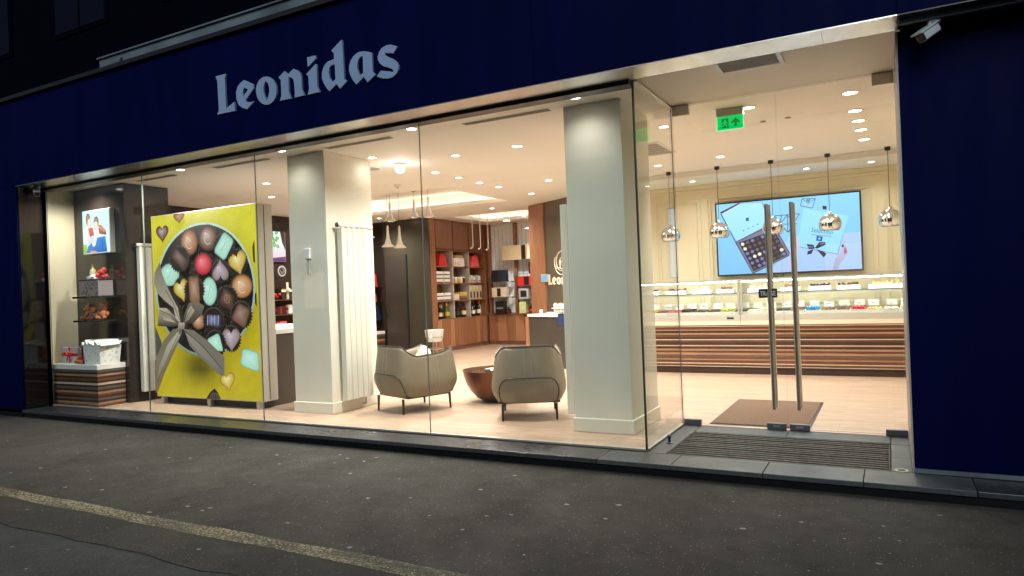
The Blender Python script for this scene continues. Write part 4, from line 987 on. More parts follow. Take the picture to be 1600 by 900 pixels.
p.poly([(-10.19,2.517),(-9.996,2.528),(-9.96,2.30),(-10.47,2.30),(-10.43,2.40),(-10.34,2.45),(-10.30,2.39),(-10.25,2.40)], srgb(40,140,226), srgb(16,100,190))
p.poly([(-10.361,2.333),(-10.203,2.324),(-10.257,2.297),(-10.39,2.297)], srgb(214,166,140)); p.line([(-10.08,2.50),(-10.06,2.32)], .012, srgb(14,80,160))
screen('small_wall_screen', 'small lit screen with a cuddling couple on the dark pier', -10.555,-9.885,.40,2.284,2.932,.075,p,'alu')

def to_left_wall(mb):      # turn a print made facing -y into one facing +x on the dark left wall
    mb.v = [(-11.30 - (yy), xx, zz) for xx, yy, zz in mb.v]; return mb
p = Print(.0)
p.poly([(4.15,2.31),(5.09,2.31),(5.09,2.94),(4.15,2.94)], srgb(244,248,248), srgb(226,206,222))
for k in range(26):
    p.blob(o_oval(4.62+random.uniform(-.1,.26), 2.80+random.uniform(-.17,.12), .05, .035, random.random()*3, 10), srgb(50,120,60), srgb(90,180,90), srgb(170,230,160))
p.poly([(4.95,2.94),(5.085,2.94),(5.085,2.55),(5.0,2.72)], srgb(70,44,44), srgb(50,30,34)); p.poly([(4.62,2.312),(5.085,2.312),(5.085,2.42),(4.62,2.37)], srgb(150,60,110), srgb(70,50,110)); p.poly([(4.62,2.38),(4.70,2.38),(4.70,2.33),(4.62,2.33)], srgb(220,40,40))
t = thing('rear_wall_screen', 'small lit screen with green leaves on the dark left wall', 'screen', (-11.33,4.6,2.3))
obj('casing', MB().box(-11.349,-11.302,4.14,5.10,2.30,2.95), 'black', t, bevel=.003)
m = to_left_wall(p.mb); m.v = [(-11.30+i*0+abs(v[0]+11.30)+.0005, v[1], v[2]) for i, v in enumerate(m.v)]
obj('display', m, 'print_screen', t)
t = thing('round_wall_badge', 'small round grey emblem badge on the dark left wall', 'badge', (-11.34,5.01,2.11))
def disc_x(mb, x, cy_, cz, r, th_, n=24, hole=0):
    mb.add([(x,cy_+r*math.cos(2*math.pi*i/n),cz+r*math.sin(2*math.pi*i/n)) for i in range(n)]+[(x+th_,cy_+r*math.cos(2*math.pi*i/n),cz+r*math.sin(2*math.pi*i/n)) for i in range(n)], [tuple(range(n))[::-1],tuple(range(n,2*n))]+[(i,(i+1)%n,n+(i+1)%n,n+i) for i in range(n)]); return mb
obj('disc', disc_x(MB(), -11.349, 5.01, 2.11, .115, .01), 'paper_grey', t); obj('emblem', disc_x(MB(), -11.338, 5.01, 2.11, .085, .002), 'dark_matt', t)
obj('stroke', MB().tube([(-11.334,4.96,2.12),(-11.334,5.0,2.05),(-11.334,5.06,2.10),(-11.334,5.02,2.16)], .010, 6), 'paper_grey', t)

# ------------------------------------------------------------------ radiators
ra = thing('radiator', '', 'radiator', (0,0,0), 'tall white panel radiators')
# local: wall behind at x=0, sections run along y 0..0.50, height 2.15
for k in range(5):
    y0 = .012+k*.098
    sec = obj('section', MB().box(.045,.125,y0,y0+.090,0,2.10), 'radiator', ra, bevel=.008)
obj('top_header', MB().tube([(.085,-.015,2.135),(.085,.515,2.135)], .026, 14), 'radiator', ra, smooth=True)
for k in range(5): obj('neck', MB().tube([(.085,.057+k*.098,2.09),(.085,.057+k*.098,2.125)], .022, 10), 'radiator', ra, smooth=True)
obj('valve', MB().tube([(.085,.515,2.135),(.085,.60,2.135)], [.02,.034], 14), 'white_lacquer', ra, smooth=True)
obj('plug', MB().tube([(.085,-.015,2.135),(.085,-.03,2.135)], .030, 12), 'steel_dark', ra, smooth=True)
obj('tail_pipe', MB().tube([(.06,.42,.02),(.06,.42,-.09),(.0,.42,-.09)], .011, 8), 'steel', ra, smooth=True)
ra.location = (-5.93,.715,.245); ra['label'] = 'tall cream radiator on the right side of the left column'
dup(ra, 'tall cream radiator on the dark pier, half behind the lit poster', (-9.665,.60,.245))
rc = dup(ra, 'tall cream radiator edge on the far side of the entrance column', (-2.76,1.16,.245), math.pi)
for o in list(rc.children):
    if o.name.startswith(('valve','top_header','neck')): bpy.data.objects.remove(o)
# ------------------------------------------------------------------ armchairs (seat faces local +y)
def make_armchair():
    t = thing('armchair', '', 'armchair', (0,0,0), 'taupe leather armchairs')
    A0, B0 = .415, .42
    def plan(phi, k):
        c_, s_ = math.cos(phi), math.sin(phi); e = .58
        return (A0*k*math.copysign(abs(c_)**e, c_), (B0 if s_ < 0 else B0*1.28)*k*math.copysign(abs(s_)**e, s_))
    def top(phi):
        d = abs(math.degrees(phi)+90)                      # 0 at the back centre, 125 at the arm tips
        if d < 26: return .795
        if d < 78: w = (d-26)/52; w = w*w*(3-2*w); return .795-.125*w
        w = (d-78)/47; return .670+.085*w**1.6
    def outer(phi, v):
        zt = top(phi); z = .195 + (zt-.195)*v
        k = .86 + .14*math.sin(min(1, v/.32)*math.pi/2) if v < .32 else 1.0 - .115*((v-.32)/.68)**1.3
        x, y = plan(phi, k); return Vector((x, y, z))
    NU, NV = 120, 14; a0, a1 = R(35), R(-215); m = MB(); cols = []
    for i in range(NU+1):
        phi = a0+(a1-a0)*i/NU; col_ = [outer(phi, v/NV) for v in range(NV+1)]
        zt = top(phi); ix, iy = plan(phi, .845)
        col_ += [Vector((ix*1.015, iy*1.015, zt+.006))] if False else []
        for v in range(6):
            w = v/5; k = .855-.10*math.sin(w*math.pi/2); x, y = plan(phi, k); col_.append(Vector((x, y, zt-.004-(zt-.40)*w)))
        cols.append(col_)
    n = len(cols[0]); vs_ = [p for c_ in cols for p in c_]; fs = []
    for i in range(NU):
        for j in range(n-1): fs.append((i*n+j, i*n+j+1, (i+1)*n+j+1, (i+1)*n+j))
    fs.append(tuple(range(n))[::-1]); fs.append(tuple(range(NU*n, NU*n+n)))
    m.add(vs_, [f[::-1] for f in fs]); shell = obj('shell', m, 'leather', t, smooth=True, sharp=False)
    def on(phi, z, off=.004):
        zt = top(phi); v = (z-.195)/(zt-.195); p_ = outer(phi, min(1, max(0, v))); r_ = Vector((p_.x, p_.y, 0)).normalized()*off; return p_+r_
    obj('rim_piping', MB().tube([outer(a0+(a1-a0)*i/NU, 1.0)+Vector((0,0,.002)) for i in range(NU+1)], .0065, 6), 'leather_seam', shell, smooth=True)
    # arched seam over the back
    arch = []
    for i in range(33):
        u = -1+2*i/32; phi = R(-90+u*47); z = .200+.262*(1-abs(u)**5.0); arch.append(on(phi, z, .003))
    obj('arch_seam', MB().tube(arch, .0060, 6), 'leather_seam', shell, smooth=True)
    for dd in (-1.1, 1.1):
        obj('stitch_line', MB().tube([on(R(-90+dd), .47+.32*i/10, .0012) for i in range(11)], .0018, 5), 'stitch', shell)
    for side in (-1, 1):
        for dd in (-1.0, 1.0):
            obj('stitch_line', MB().tube([on(R(-90+side*(92+dd)), .22+.44*i/10, .0012) for i in range(11)], .0018, 5), 'stitch', shell)
    obj('seat_base', MB().box(-.345,.345,-.30,.375,.190,.375), 'leather', t, bevel=.05, seg=4, smooth=True)
    obj('seat_cushion', MB().box(-.315,.315,-.28,.40,.372,.465), 'leather', t, bevel=.045, seg=4, smooth=True)
    obj('frame', MB().box(-.335,.335,-.30,.31,.178,.198), 'leg_wood', t, bevel=.006)
    for sx_ in (-1,1):
        for sy_ in (-1,1):
            obj('leg', MB().tube([(sx_*.292,sy_*.335-.005,0),(sx_*.288,sy_*.328-.005,.18)], [.012,.017], 10), 'leg_wood', t, smooth=True)
    return t
ch = make_armchair()
ch.location = (-5.19,1.235,F+.001); ch.rotation_euler = (0,0,R(-21.7)); ch['label'] = 'left taupe leather armchair seen from its side, cream cushion on seat'
dup(ch, 'right taupe leather armchair with its arched back towards the glass', (-3.60,1.235,F+.001), R(26.8))
t = thing('seat_cushion_cream', 'small cream cushion standing inside the left armchair', 'cushion', (-5.19,1.25,.60))
m = MB(); n_ = 10; vs_ = []
for side in (1,-1):
    for i in range(n_+1):
        for j in range(n_+1):
            u, v = -1+2*i/n_, -1+2*j/n_; th_ = .055*((1-u**4)*(1-v**4))**.5; vs_.append((u*.19*(1-.06*v*v), side*th_, v*.16*(1-.06*u*u)))
q = n_+1
for s_ in range(2):
    b0 = s_*q*q
    for i in range(n_):
        for j in range(n_):
            f = (b0+i*q+j, b0+(i+1)*q+j, b0+(i+1)*q+j+1, b0+i*q+j+1); m.f.append(f if s_ == 0 else f[::-1]); m.m.append(0)
m.v = vs_
o = obj('pad', m, 'cushion', None, smooth=True); o.parent = t; o.location = (.08,.05,.10); o.rotation_euler = (R(-28),R(10),R(-40))

# copper bowl table
bt = thing('bowl_table', 'round copper bowl shaped coffee table between the armchairs', 'table', (-4.46,2.03,F))
prof = [(.10,.0),(.18,.008),(.27,.06),(.345,.14),(.395,.23),(.428,.33),(.442,.40),(.446,.41),(.434,.41),(.420,.375)]
obj('bowl', MB().lathe(prof, 40, (-4.46,2.03,F+.001), cap=False), 'copper', bt, smooth=True)
obj('underside', MB().lathe([(.10,.0),(.10,.003)], 30, (-4.46,2.03,F+.001)), 'copper', bt)
obj('glass_top', MB().lathe([(.418,.375),(.418,.383)], 40, (-4.46,2.03,F+.001)), 'bowl_glass', bt)
t = thing('table_leaflets', 'small stack of pale leaflets on the copper table', 'leaflets', (-4.5,2.15,F+.39))
for k, (dx, dy, a_) in enumerate([(0,0,.2),(.05,-.06,.6),(-.10,.05,-.2)]):
    c0 = Vector((-4.47+dx,2.10+dy)); u = Vector((math.cos(a_), math.sin(a_)))*.10; v = Vector((-math.sin(a_), math.cos(a_)))*.07
    pts = [c0-u-v, c0+u-v, c0+u+v, c0-u+v]; obj('sheet', MB().prism([tuple(q_) for q_ in pts], F+.3855+k*.004, F+.3885+k*.004), 'paper_white' if k != 1 else 'kraft', t)

# ------------------------------------------------------------------ striped plinths
SM = ['strip_brown','strip_light','strip_dark','strip_grey','strip_dark','strip_brown','strip_light','strip_dark','strip_grey','strip_dark','strip_white','strip_dark','strip_brown','strip_dark','strip_light','strip_dark','strip_grey','strip_dark','strip_brown']
def plinth(x0, x1, y0, y1, zt, n, label, capz=.07):
    t = thing('striped_plinth', label, 'plinth', ((x0+x1)/2,(y0+y1)/2,F))
    obj('core', MB().box(x0+.012,x1-.012,y0+.012,y1-.012,F,zt-capz-.002), 'strip_dark', t)
    z = F+.004; h = (zt-capz-F-.006)/n
    for k in range(n):
        mm = SM[k % len(SM)]; hh = h*(.75 if mm == 'strip_white' else 1.0); e = random.uniform(0,.008)
        obj('strip', MB().box(x0+e,x1-e,y0+e,y1-e,z,z+h*.95), mm, t); z += h
    obj('cap', MB().box(x0-.004,x1+.004,y0-.004,y1+.004,zt-capz,zt), 'white_lacquer', t, bevel=.003); return t
plinth(-10.87,-9.755,.065,.470,.69,17,'striped wood display plinth with white top in the left window corner')
plinth(-11.33,-10.69,6.95,7.55,.66,9,'striped wood plinth with white top far back by the black wall')

# shelves on the pier
for i, z in enumerate([1.66,1.315]):
    t = thing('wall_shelf', ['upper dark wall shelf with the bottle hamper on the pier','lower dark wall shelf with teddy bears on the pier'][i], 'shelf', (-10.15,.33,z))
    obj('board', MB().box(-10.53,-9.80,.20,.477,z-.028,z), 'black_gloss', t, bevel=.002, seg=1)
    obj('edge_strip', MB().box(-10.16,-9.80,.196,.1995,z-.024,z-.006), 'steel', t)

def ribbon_box(name, label, x0, x1, y0, y1, z0, z1, boxm, ribm, tall_bow=.05, dots=False):
    t = thing(name, label, 'gift box', ((x0+x1)/2,(y0+y1)/2,z0))
    b0 = obj('carton', MB().box(x0,x1,y0,y1,z0+.001,z1), boxm, t, bevel=.004)
    cx, cy_ = (x0+x1)/2, (y0+y1)/2; w = .018; e = .002
    if ribm:
        obj('ribbon_band', MB().box(cx-w,cx+w,y0-e,y1+e,z0+.002,z1+e), ribm, t); obj('ribbon_band', MB().box(x0-e*1.5,x1+e*1.5,cy_-w,cy_+w,z0+.002,z1+e*1.5), ribm, t)
        zf = z0+(z1-z0)*.55
        obj('ribbon_band', MB().box(x0-.001,x1+.001,y0-.006,y0-.001,zf-w,zf+w), ribm, t)
        bow = obj('bow', MB().ball((cx,y0-.02,zf), .022, 10, 6), ribm, t, smooth=True)
        for s_ in (-1,1):
            obj('loop', MB().tube([(cx,y0-.02,zf),(cx+s_*.05,y0-.03,zf+.045),(cx+s_*.085,y0-.025,zf+.02),(cx+s_*.05,y0-.02,zf-.01),(cx,y0-.018,zf)], [.008,.014,.016,.012,.007], 8), ribm, bow, smooth=True)
            obj('tail', MB().tube([(cx,y0-.018,zf),(cx+s_*.03,y0-.018,zf-.05),(cx+s_*.055,y0-.012,zf-.10)], [.006,.010,.007], 6), ribm, bow, smooth=True)
    if dots:
        m = MB()
        for k in range(26):
            x, z = random.uniform(x0+.02,x1-.02), random.uniform(z0+.02,z1-.02); r_ = random.uniform(.010,.018)
            m.add([(x+r_*math.cos(a_*math.pi/3), y0-.0012, z+r_*math.sin(a_*math.pi/3)) for a_ in range(6)], [tuple(range(6))])
        obj('printed_dots', m, 'black' if boxm == 'purple_grey' else 'coral', t)
    return t
def bottle(name, label, x, y, z, h, r_, glassm, foilm, labm, group=None):
    t = thing(name, label, 'bottle', (x,y,z), group)
    obj('body', MB().lathe([(r_*.9,0),(r_,.01),(r_,h*.52),(r_*.85,h*.62),(r_*.42,h*.74),(r_*.36,h*.80)], 14, (x,y,z+.001)), glassm, t, smooth=True)
    obj('neck_foil', MB().lathe([(r_*.40,h*.78),(r_*.38,h*.92),(r_*.44,h*.93),(r_*.44,h*.985),(r_*.3,h)], 12, (x,y,z+.001)), foilm, t, smooth=True)
    obj('paper_label', MB().lathe([(r_*1.015,h*.18),(r_*1.015,h*.44)], 14, (x,y,z+.001), cap=False), labm, t, smooth=True)
    return t
def teddy(label, x, y, z, s_, rz, shirt=None):
    t = thing('teddy_bear', label, 'teddy bear', (x,y,z))
    m = MB(); c_, q_ = math.cos(rz), math.sin(rz)
    def P_(a, b, cc): return (x+(a*c_-b*q_)*s_, y+(a*q_+b*c_)*s_, z+cc*s_)
    for (a, b, cc, r1) in [(0,0,.30,.24),(0,-.02,.68,.22),(-.17,0,.86,.085),(.17,0,.86,.085),(-.25,-.10,.36,.095),(.25,-.10,.36,.095),(-.30,-.18,.26,.075),(.30,-.18,.26,.075),(-.16,-.24,.12,.11),(.16,-.24,.12,.11),(-.19,-.36,.13,.10),(.19,-.36,.13,.10),(0,-.20,.62,.10)]:
        m.ball(P_(a,b,cc), r1*s_, 12, 8)
    obj('body', m, 'teddy', t, smooth=True)
    m = MB()
    for (a, b, cc) in [(-.08,-.22,.73),(.08,-.22,.73),(0,-.30,.65)]: m.ball(P_(a,b,cc), .028*s_, 8, 6)
    obj('face_buttons', m, 'black', t)
    if shirt: obj('shirt', MB().ball(P_(0,-.015,.30), (.255*s_,.255*s_,.19*s_), 14, 9), shirt, t, smooth=True)
    return t
ribbon_box('hamper_box', 'grey polka dot hamper box with bottle neck on upper shelf', -10.40,-9.94,.23,.45,1.66,1.885,'purple_grey',None,dots=True)
obj_l = thing('box_lid', 'dark lid rim on the polka dot hamper box', 'lid', (-10.17,.34,1.886)); obj('rim', MB().box(-10.41,-9.93,.22,.46,1.887,1.905), 'black', obj_l, bevel=.003)
bottle('hamper_bottle','gold topped white bottle standing in the polka dot hamper',-10.23,.34,1.906,.22,.045,'bottle_white','gold','label_cream')
t = thing('red_foil_sweets', 'heap of red foil wrapped sweets in the polka dot hamper', 'sweets', (-10.02,.34,1.906)); m = MB()
for k in range(9): m.ball((-10.03+random.uniform(-.07,.07),.34+random.uniform(-.05,.05),1.935+random.uniform(0,.10)), .034, 8, 6)
obj('sweets', m, 'red', t, kind='stuff')
t = thing('tissue_paper', 'white tissue paper in the polka dot hamper', 'tissue', (-10.14,.30,1.906)); obj('tissue', MB().add([(-10.22,.24,1.907),(-10.05,.25,1.907),(-10.03,.42,1.907),(-10.24,.44,1.907),(-10.20,.22,1.945),(-10.12,.27,1.98),(-10.06,.23,1.95),(-10.10,.40,1.97)], [(0,1,6,5),(0,5,4),(1,2,7,6),(2,3,7),(3,0,4,5),(3,5,7),(5,6,7)]), 'paper_white', t)
teddy('left brown teddy bear in red on the lower shelf', -10.37,.345,1.316,.255,-.5,'red')
teddy('middle small teddy bear in denim on the lower shelf', -10.17,.30,1.316,.20,.1,'denim')
teddy('right brown teddy bear leaning on the lower shelf', -10.01,.345,1.316,.265,.5)
ribbon_box('grey_gift_box', 'grey gift box with red ribbon on the left plinth', -10.80,-10.40,.17,.36,.690,.925,'paper_grey','red')
teddy('brown teddy bear in red beside the grey gift box', -10.27,.20,.691,.27,.2,'red')
wg = thing('white_wrapped_hamper', 'white patterned gift bag with tissue and red bow on plinth', 'gift bag', (-9.97,.27,.69))
obj('bag', MB().add([(-10.17,.14,.692),(-9.80,.14,.692),(-9.80,.42,.692),(-10.17,.42,.692),(-10.19,.12,.95),(-9.78,.12,.95),(-9.78,.44,.95),(-10.19,.44,.95)],[(0,3,2,1),(4,5,6,7),(0,1,5,4),(1,2,6,5),(2,3,7,6),(3,0,4,7)]), 'paper_white', wg)
m = MB()
for k in range(30):
    x, z = random.uniform(-10.15,-9.83), random.uniform(.71,.93); a_ = random.random()*6.3
    m.add([(x,.137-(z-.69)*.078,z),(x+.03*math.cos(a_),.137-(z+.03*math.sin(a_)-.69)*.078,z+.03*math.sin(a_)),(x+.03*math.cos(a_+.5),.137-(z+.03*math.sin(a_+.5)-.69)*.078,z+.03*math.sin(a_+.5))], [(0,1,2)])
    y_, z_ = random.uniform(.16,.40), random.uniform(.71,.93); 
    m.add([(-9.7975+(z_-.69)*.077,y_,z_),(-9.7975+(z_-.69)*.077,y_+.03*math.cos(a_),z_),(-9.7965+(z_+.02-.69)*.077,y_+.02,z_+.02)], [(0,1,2)])
obj('pattern', m, 'paper_grey', wg)
obj('side_gusset', MB().add([(-10.195,.119,.70),(-10.16,.119,.70),(-10.17,.113,.95),(-10.21,.113,.95)], [(0,1,2,3)]), 'dark_matt', wg)
m = MB()
for k in range(9):
    x = -10.20+k*.052; h_ = random.uniform(.03,.10)
    m.add([(x,.11,.952),(x+.06,.11,.952),(x+random.uniform(-.02,.07),.09,.952+h_),(x+.03,.40,.96),(x+random.uniform(-.02,.08),.45,.952+h_)], [(0,1,2),(1,3,2),(3,4,2),(0,2,4)])
obj('tissue', m, 'paper_white', wg); obj('bow', MB().ball((-9.99,.25,1.00), (.07,.05,.035), 12, 8).ball((-10.05,.22,1.01), .03, 8, 6), 'red', wg, smooth=True)
obj('box_inside', MB().box(-10.03,-9.86,.2,.34,.952,1.035), 'cream_box', wg, bevel=.003)

# ------------------------------------------------------------------ bar behind the poster and wall shelves
bar = thing('dark_bar_counter', 'dark brown bar counter with white top between poster and column', 'counter', (-8,1.5,F))
obj('body', MB().box(-8.9,-7.20,.84,2.6,F,1.045), 'dark_matt', bar, bevel=.003); obj('top', MB().box(-8.93,-7.17,.835,2.63,1.047,1.105), 'white_lacquer', bar, bevel=.004)
for z, lab in [(1.505,'upper dark shelf board with ribboned parcels on left wall'),(1.20,'lower dark shelf board with gift boxes on left wall')]:
    t = thing('left_wall_shelf', lab, 'shelf', (-11.2,4.8,z)); obj('board', MB().box(-11.349,-11.0,3.9,5.5,z-.025,z), 'black_gloss', t); obj('edge', MB().box(-11.0,-10.997,3.9,5.5,z-.018,z-.004), 'steel', t)
led = thing('left_wall_ledge', 'white ledge counter against the dark left wall', 'counter', (-11.1,4.7,F)); obj('body', MB().box(-11.349,-10.93,3.7,5.7,F,.88), 'dark_matt', led); obj('top', MB().box(-11.349,-10.90,3.69,5.71,.882,.94), 'white_lacquer', led)
t = thing('ribboned_parcel', 'white parcel with big cream ribbon bow on upper left shelf', 'parcel', (-11.15,4.85,1.506)); obj('carton', MB().box(-11.30,-11.06,4.72,5.02,1.507,1.74), 'dark_matt', t, bevel=.003)
obj('ribbon', MB().box(-11.058,-11.052,4.84,4.90,1.507,1.86).box(-11.050,-11.046,4.70,5.12,1.66,1.71), 'cream_box', t); obj('bow', MB().ball((-11.04,4.87,1.69), .05, 10, 8), 'cream_box', t, smooth=True)
ribbon_box('red_white_parcel', 'white gift box with red bow on lower left shelf', -11.25,-11.05,4.88,5.14,1.20,1.39,'paper_white','red')
ribbon_box('brown_parcel', 'dark brown gift box with red ribbon on lower left shelf', -11.25,-11.07,4.58,4.80,1.20,1.36,'strip_dark','red')
t = thing('pink_box', 'small pink box on the white ledge under the left shelves', 'box', (-11.1,4.72,.94)); obj('carton', MB().box(-11.2,-11.02,4.60,4.78,.941,1.03), 'pink', t, bevel=.003); obj('lid', MB().box(-11.205,-11.015,4.595,4.785,1.031,1.055), 'coral', t, bevel=.003)
t = thing('red_truffles', 'red wrapped truffles beside the ribboned parcel', 'sweets', (-11.1,4.62,1.506)); m = MB()
for k in range(8): m.ball((-11.12+random.uniform(-.05,.05),4.62+random.uniform(-.06,.06),1.535+random.uniform(0,.08)), .035, 8, 6)
obj('sweets', m, 'red', t, kind='stuff')

# niche shelves at the back left
for i, z in enumerate([1.72,1.36,.92]):
    t = thing('niche_shelf', '%s dark niche shelf from the top behind the left column' % ordinal(i), 'shelf', (-11.05,7.5,z)); obj('board', MB().box(-11.347,-10.76,7.28,7.618,z-.02,z), 'black_gloss', t); obj('edge', MB().box(-11.347,-10.76,7.275,7.279,z-.016,z-.004), 'steel', t)
def bag(label, x, y, z, w, d, h, matn, face='y'):
    t = thing('gift_bag', label, 'bag', (x,y,z))
    obj('body', MB().add([(x-w/2,y-d/2,z+.001),(x+w/2,y-d/2,z+.001),(x+w/2,y+d/2,z+.001),(x-w/2,y+d/2,z+.001),(x-w*.46,y-d*.30,z+h),(x+w*.46,y-d*.30,z+h),(x+w*.46,y+d*.30,z+h),(x-w*.46,y+d*.30,z+h)],[(0,3,2,1),(4,5,6,7),(0,1,5,4),(1,2,6,5),(2,3,7,6),(3,0,4,7)]), matn, t, bevel=.004)
    for s_ in (-1,1):
        pts = [(x-w*.22,y+s_*d*.31,z+h*.8),(x-w*.15,y+s_*d*.34,z+h*1.10),(x+w*.15,y+s_*d*.34,z+h*1.10),(x+w*.22,y+s_*d*.31,z+h*.8)] if face == 'y' else [(x+s_*w*.48,y-d*.22,z+h*.8),(x+s_*w*.50,y-d*.12,z+h*1.1),(x+s_*w*.50,y+d*.12,z+h*1.1),(x+s_*w*.48,y+d*.22,z+h*.8)]
        obj('handle', MB().tube(pts, .008, 6), matn, t, smooth=True)
    return t
bag('red gift bag on the top niche shelf behind the left column', -10.93,7.42,1.72,.24,.16,.30,'red')
bag('small red gift bag on the middle niche shelf', -10.93,7.42,1.36,.20,.15,.20,'red')
bag('blue gift bag on the bottom niche shelf', -10.92,7.42,.92,.32,.18,.34,'blue_bag')
ribbon_box('orange_gift_box', 'orange and white gift box standing on the far striped plinth', -11.12,-10.82,7.10,7.35,.661,.80,'paper_white','coral')

# white basket stand
st = thing('basket_stand', 'white round bucket on thin wire legs by the wood shelving', 'basket', (-8.80,6.9,F))
obj('bucket', MB().lathe([(.15,0),(.19,.10),(.21,.26),(.20,.26),(.14,.02)], 24, (-8.80,6.9,.455), cap=False), 'white_paint', st, smooth=True); obj('bucket_floor', MB().lathe([(.145,0),(.145,.01)], 20, (-8.80,6.9,.458)), 'white_paint', st)
obj('contents', MB().lathe([(.19,0),(.12,.03)], 20, (-8.80,6.9,.665)), 'paper_white', st, smooth=True)
for k in range(4):
    a_ = k*math.pi/2+.4; obj('leg', MB().tube([(-8.80+.21*math.cos(a_),6.9+.21*math.sin(a_),F),(-8.80+.165*math.cos(a_),6.9+.165*math.sin(a_),.50)], .008, 6), 'steel', st)
for zz, rr_ in ((.30,.198),(.56,.205)):
    obj('wire_ring', MB().tube([(-8.80+rr_*math.cos(2*math.pi*k/20),6.9+rr_*math.sin(2*math.pi*k/20),zz) for k in range(20)], .006, 5, closed=True), 'steel', st)

# ------------------------------------------------------------------ wood shelving along the left rear (faces +x)
X0 = -9.40
sh = thing('wood_shelving', 'tall walnut wall shelving with bottles, boxes and three upper doors', 'shelving', (X0,8.95,F))
ya, yb_ = 7.93, 10.17
obj('back_panel', MB().box(X0-.42,X0-.38,7.67,10.28,F,CZ-.005), 'walnut_door', sh)
obj('end_panel', MB().box(X0-.379,X0+.01,7.662,7.925,F,CZ-.005), 'walnut', sh)
obj('end_panel', MB().box(X0-.379,X0+.01,10.175,10.34,F,CZ-.005), 'walnut', sh)
cw = (yb_-ya)/3
for k in range(3):
    d_ = obj('cupboard_door', MB().box(X0-.02,X0+.012,ya+k*cw+.02,ya+(k+1)*cw-.02,2.575,CZ-.008), 'walnut_door', sh, bevel=.002, seg=1)
obj('cupboard_body', MB().box(X0-.379,X0-.025,ya,yb_,2.57,CZ-.01), 'strip_dark', sh)
for z in (2.555,2.16,1.75,1.325,.885): obj('shelf_board', MB().box(X0-.379,X0+.004,ya,yb_,z-.022,z), 'walnut', sh)
for k in range(1,3):
    y = ya+k*cw; obj('divider', MB().box(X0-.30,X0-.01,y-.018,y+.018,.887,2.530), 'grey_panel', sh)
for k in range(3):
    y = ya+k*cw; obj('back_light_panel', MB().box(X0-.378,X0-.372,y+.02,y+.40,.89,2.53), 'grey_panel', sh)
nb = 13
for k in range(nb):
    y0 = 7.93+k*(10.17-7.93)/nb; obj('base_plank', MB().box(X0-.03,X0+.008+random.uniform(-.002,.002),y0+.002,y0+(10.17-7.93)/nb-.002,.20,.860), random.choice(['walnut','walnut','walnut_light']), sh)
obj('kick_board', MB().box(X0-.05,X0-.02,7.93,10.17,F,.197), 'walnut_door', sh)
def slot_y(col_, u): return ya+col_*cw+.05+u*(cw-.10)
XF = X0-.10
for c_, matn, lab, w in [(0,'red','red gift bag in the top left shelf compartment',.36),(2,'coral','coral gift bag in the top right shelf compartment',.42)]:
    bag(lab, XF, slot_y(c_,.42), 2.161, .18, w, .27, matn, 'x')
pbx = thing('polka_box', 'white box with pink dots and gold lid in top middle compartment', 'box', (XF,slot_y(1,.45),2.161))
obj('carton', MB().box(XF-.12,XF+.05,slot_y(1,.1),slot_y(1,.85),2.162,2.37), 'paper_white', pbx, bevel=.003); obj('lid', MB().box(XF-.10,XF+.04,slot_y(1,.25),slot_y(1,.80),2.372,2.44), 'kraft', pbx, bevel=.003); m = MB()
for k in range(16):
    y, z = slot_y(1,random.uniform(.15,.8)), random.uniform(2.18,2.35); m.add([(XF+.0515,y+.016*math.cos(a_*math.pi/3),z+.016*math.sin(a_*math.pi/3)) for a_ in range(6)], [tuple(range(6))])
obj('dots', m, 'pink', pbx)
for r_, (zb, rows) in enumerate([(1.751,3),(1.326,2)]):
    for k in range(rows):
        for q_ in range(2):
            z = zb+k*.095; y0 = slot_y(0,.04+q_*.48)
            t = thing('white_carton', ['%s carton of the %s stack row on the upper left shelf','%s carton of the %s stack row on the lower left shelf'][r_] % (['left','right'][q_],['bottom','middle','top'][k] if rows == 3 else ['bottom','top'][k]) + ', white with dark band', 'carton', (XF,y0,z), 'white banded cartons on the shelving')
            obj('carton', MB().box(XF-.15,XF+.05,y0,y0+.28,z+.001,z+.092), 'paper_white', t, bevel=.003); obj('band', MB().box(XF+.0505,XF+.052,y0+.003,y0+.277,z+.006,z+.030), 'dark_matt', t)
for q_ in range(5):
    y = slot_y(1,.08+q_*.19); t = thing('sweet_jar', '%s small sweet jar from the left on the middle shelf' % ordinal(q_), 'jar', (XF,y,1.751), 'sweet jars on the middle shelf')
    obj('jar', MB().lathe([(.045,0),(.050,.02),(.050,.10),(.035,.12)], 14, (XF,y,1.752)), ['choc_milk','choc_white','choc_gold','label_cream','choc_dark'][q_], t, smooth=True); obj('lid', MB().lathe([(.04,.12),(.04,.15)], 14, (XF,y,1.752)), 'paper_white', t)
for q_ in range(5):
    y = slot_y(2,.06+q_*.2); h_ = [.13,.19,.16,.20,.18][q_]; t = thing('small_packet', '%s small white packet from the left on the right hand shelf' % ordinal(q_), 'packet', (XF,y,1.751), 'small packets on the right hand shelf')
    obj('packet', MB().box(XF-.06,XF+.03,y-.05,y+.05,1.752,1.752+h_), ['paper_white','label_cream','paper_white','paper_grey','paper_white'][q_], t, bevel=.004); obj('label', MB().box(XF+.0305,XF+.032,y-.03,y+.03,1.78,1.82), ['choc_dark','gold','choc_milk','choc_gold','choc_dark'][q_], t)
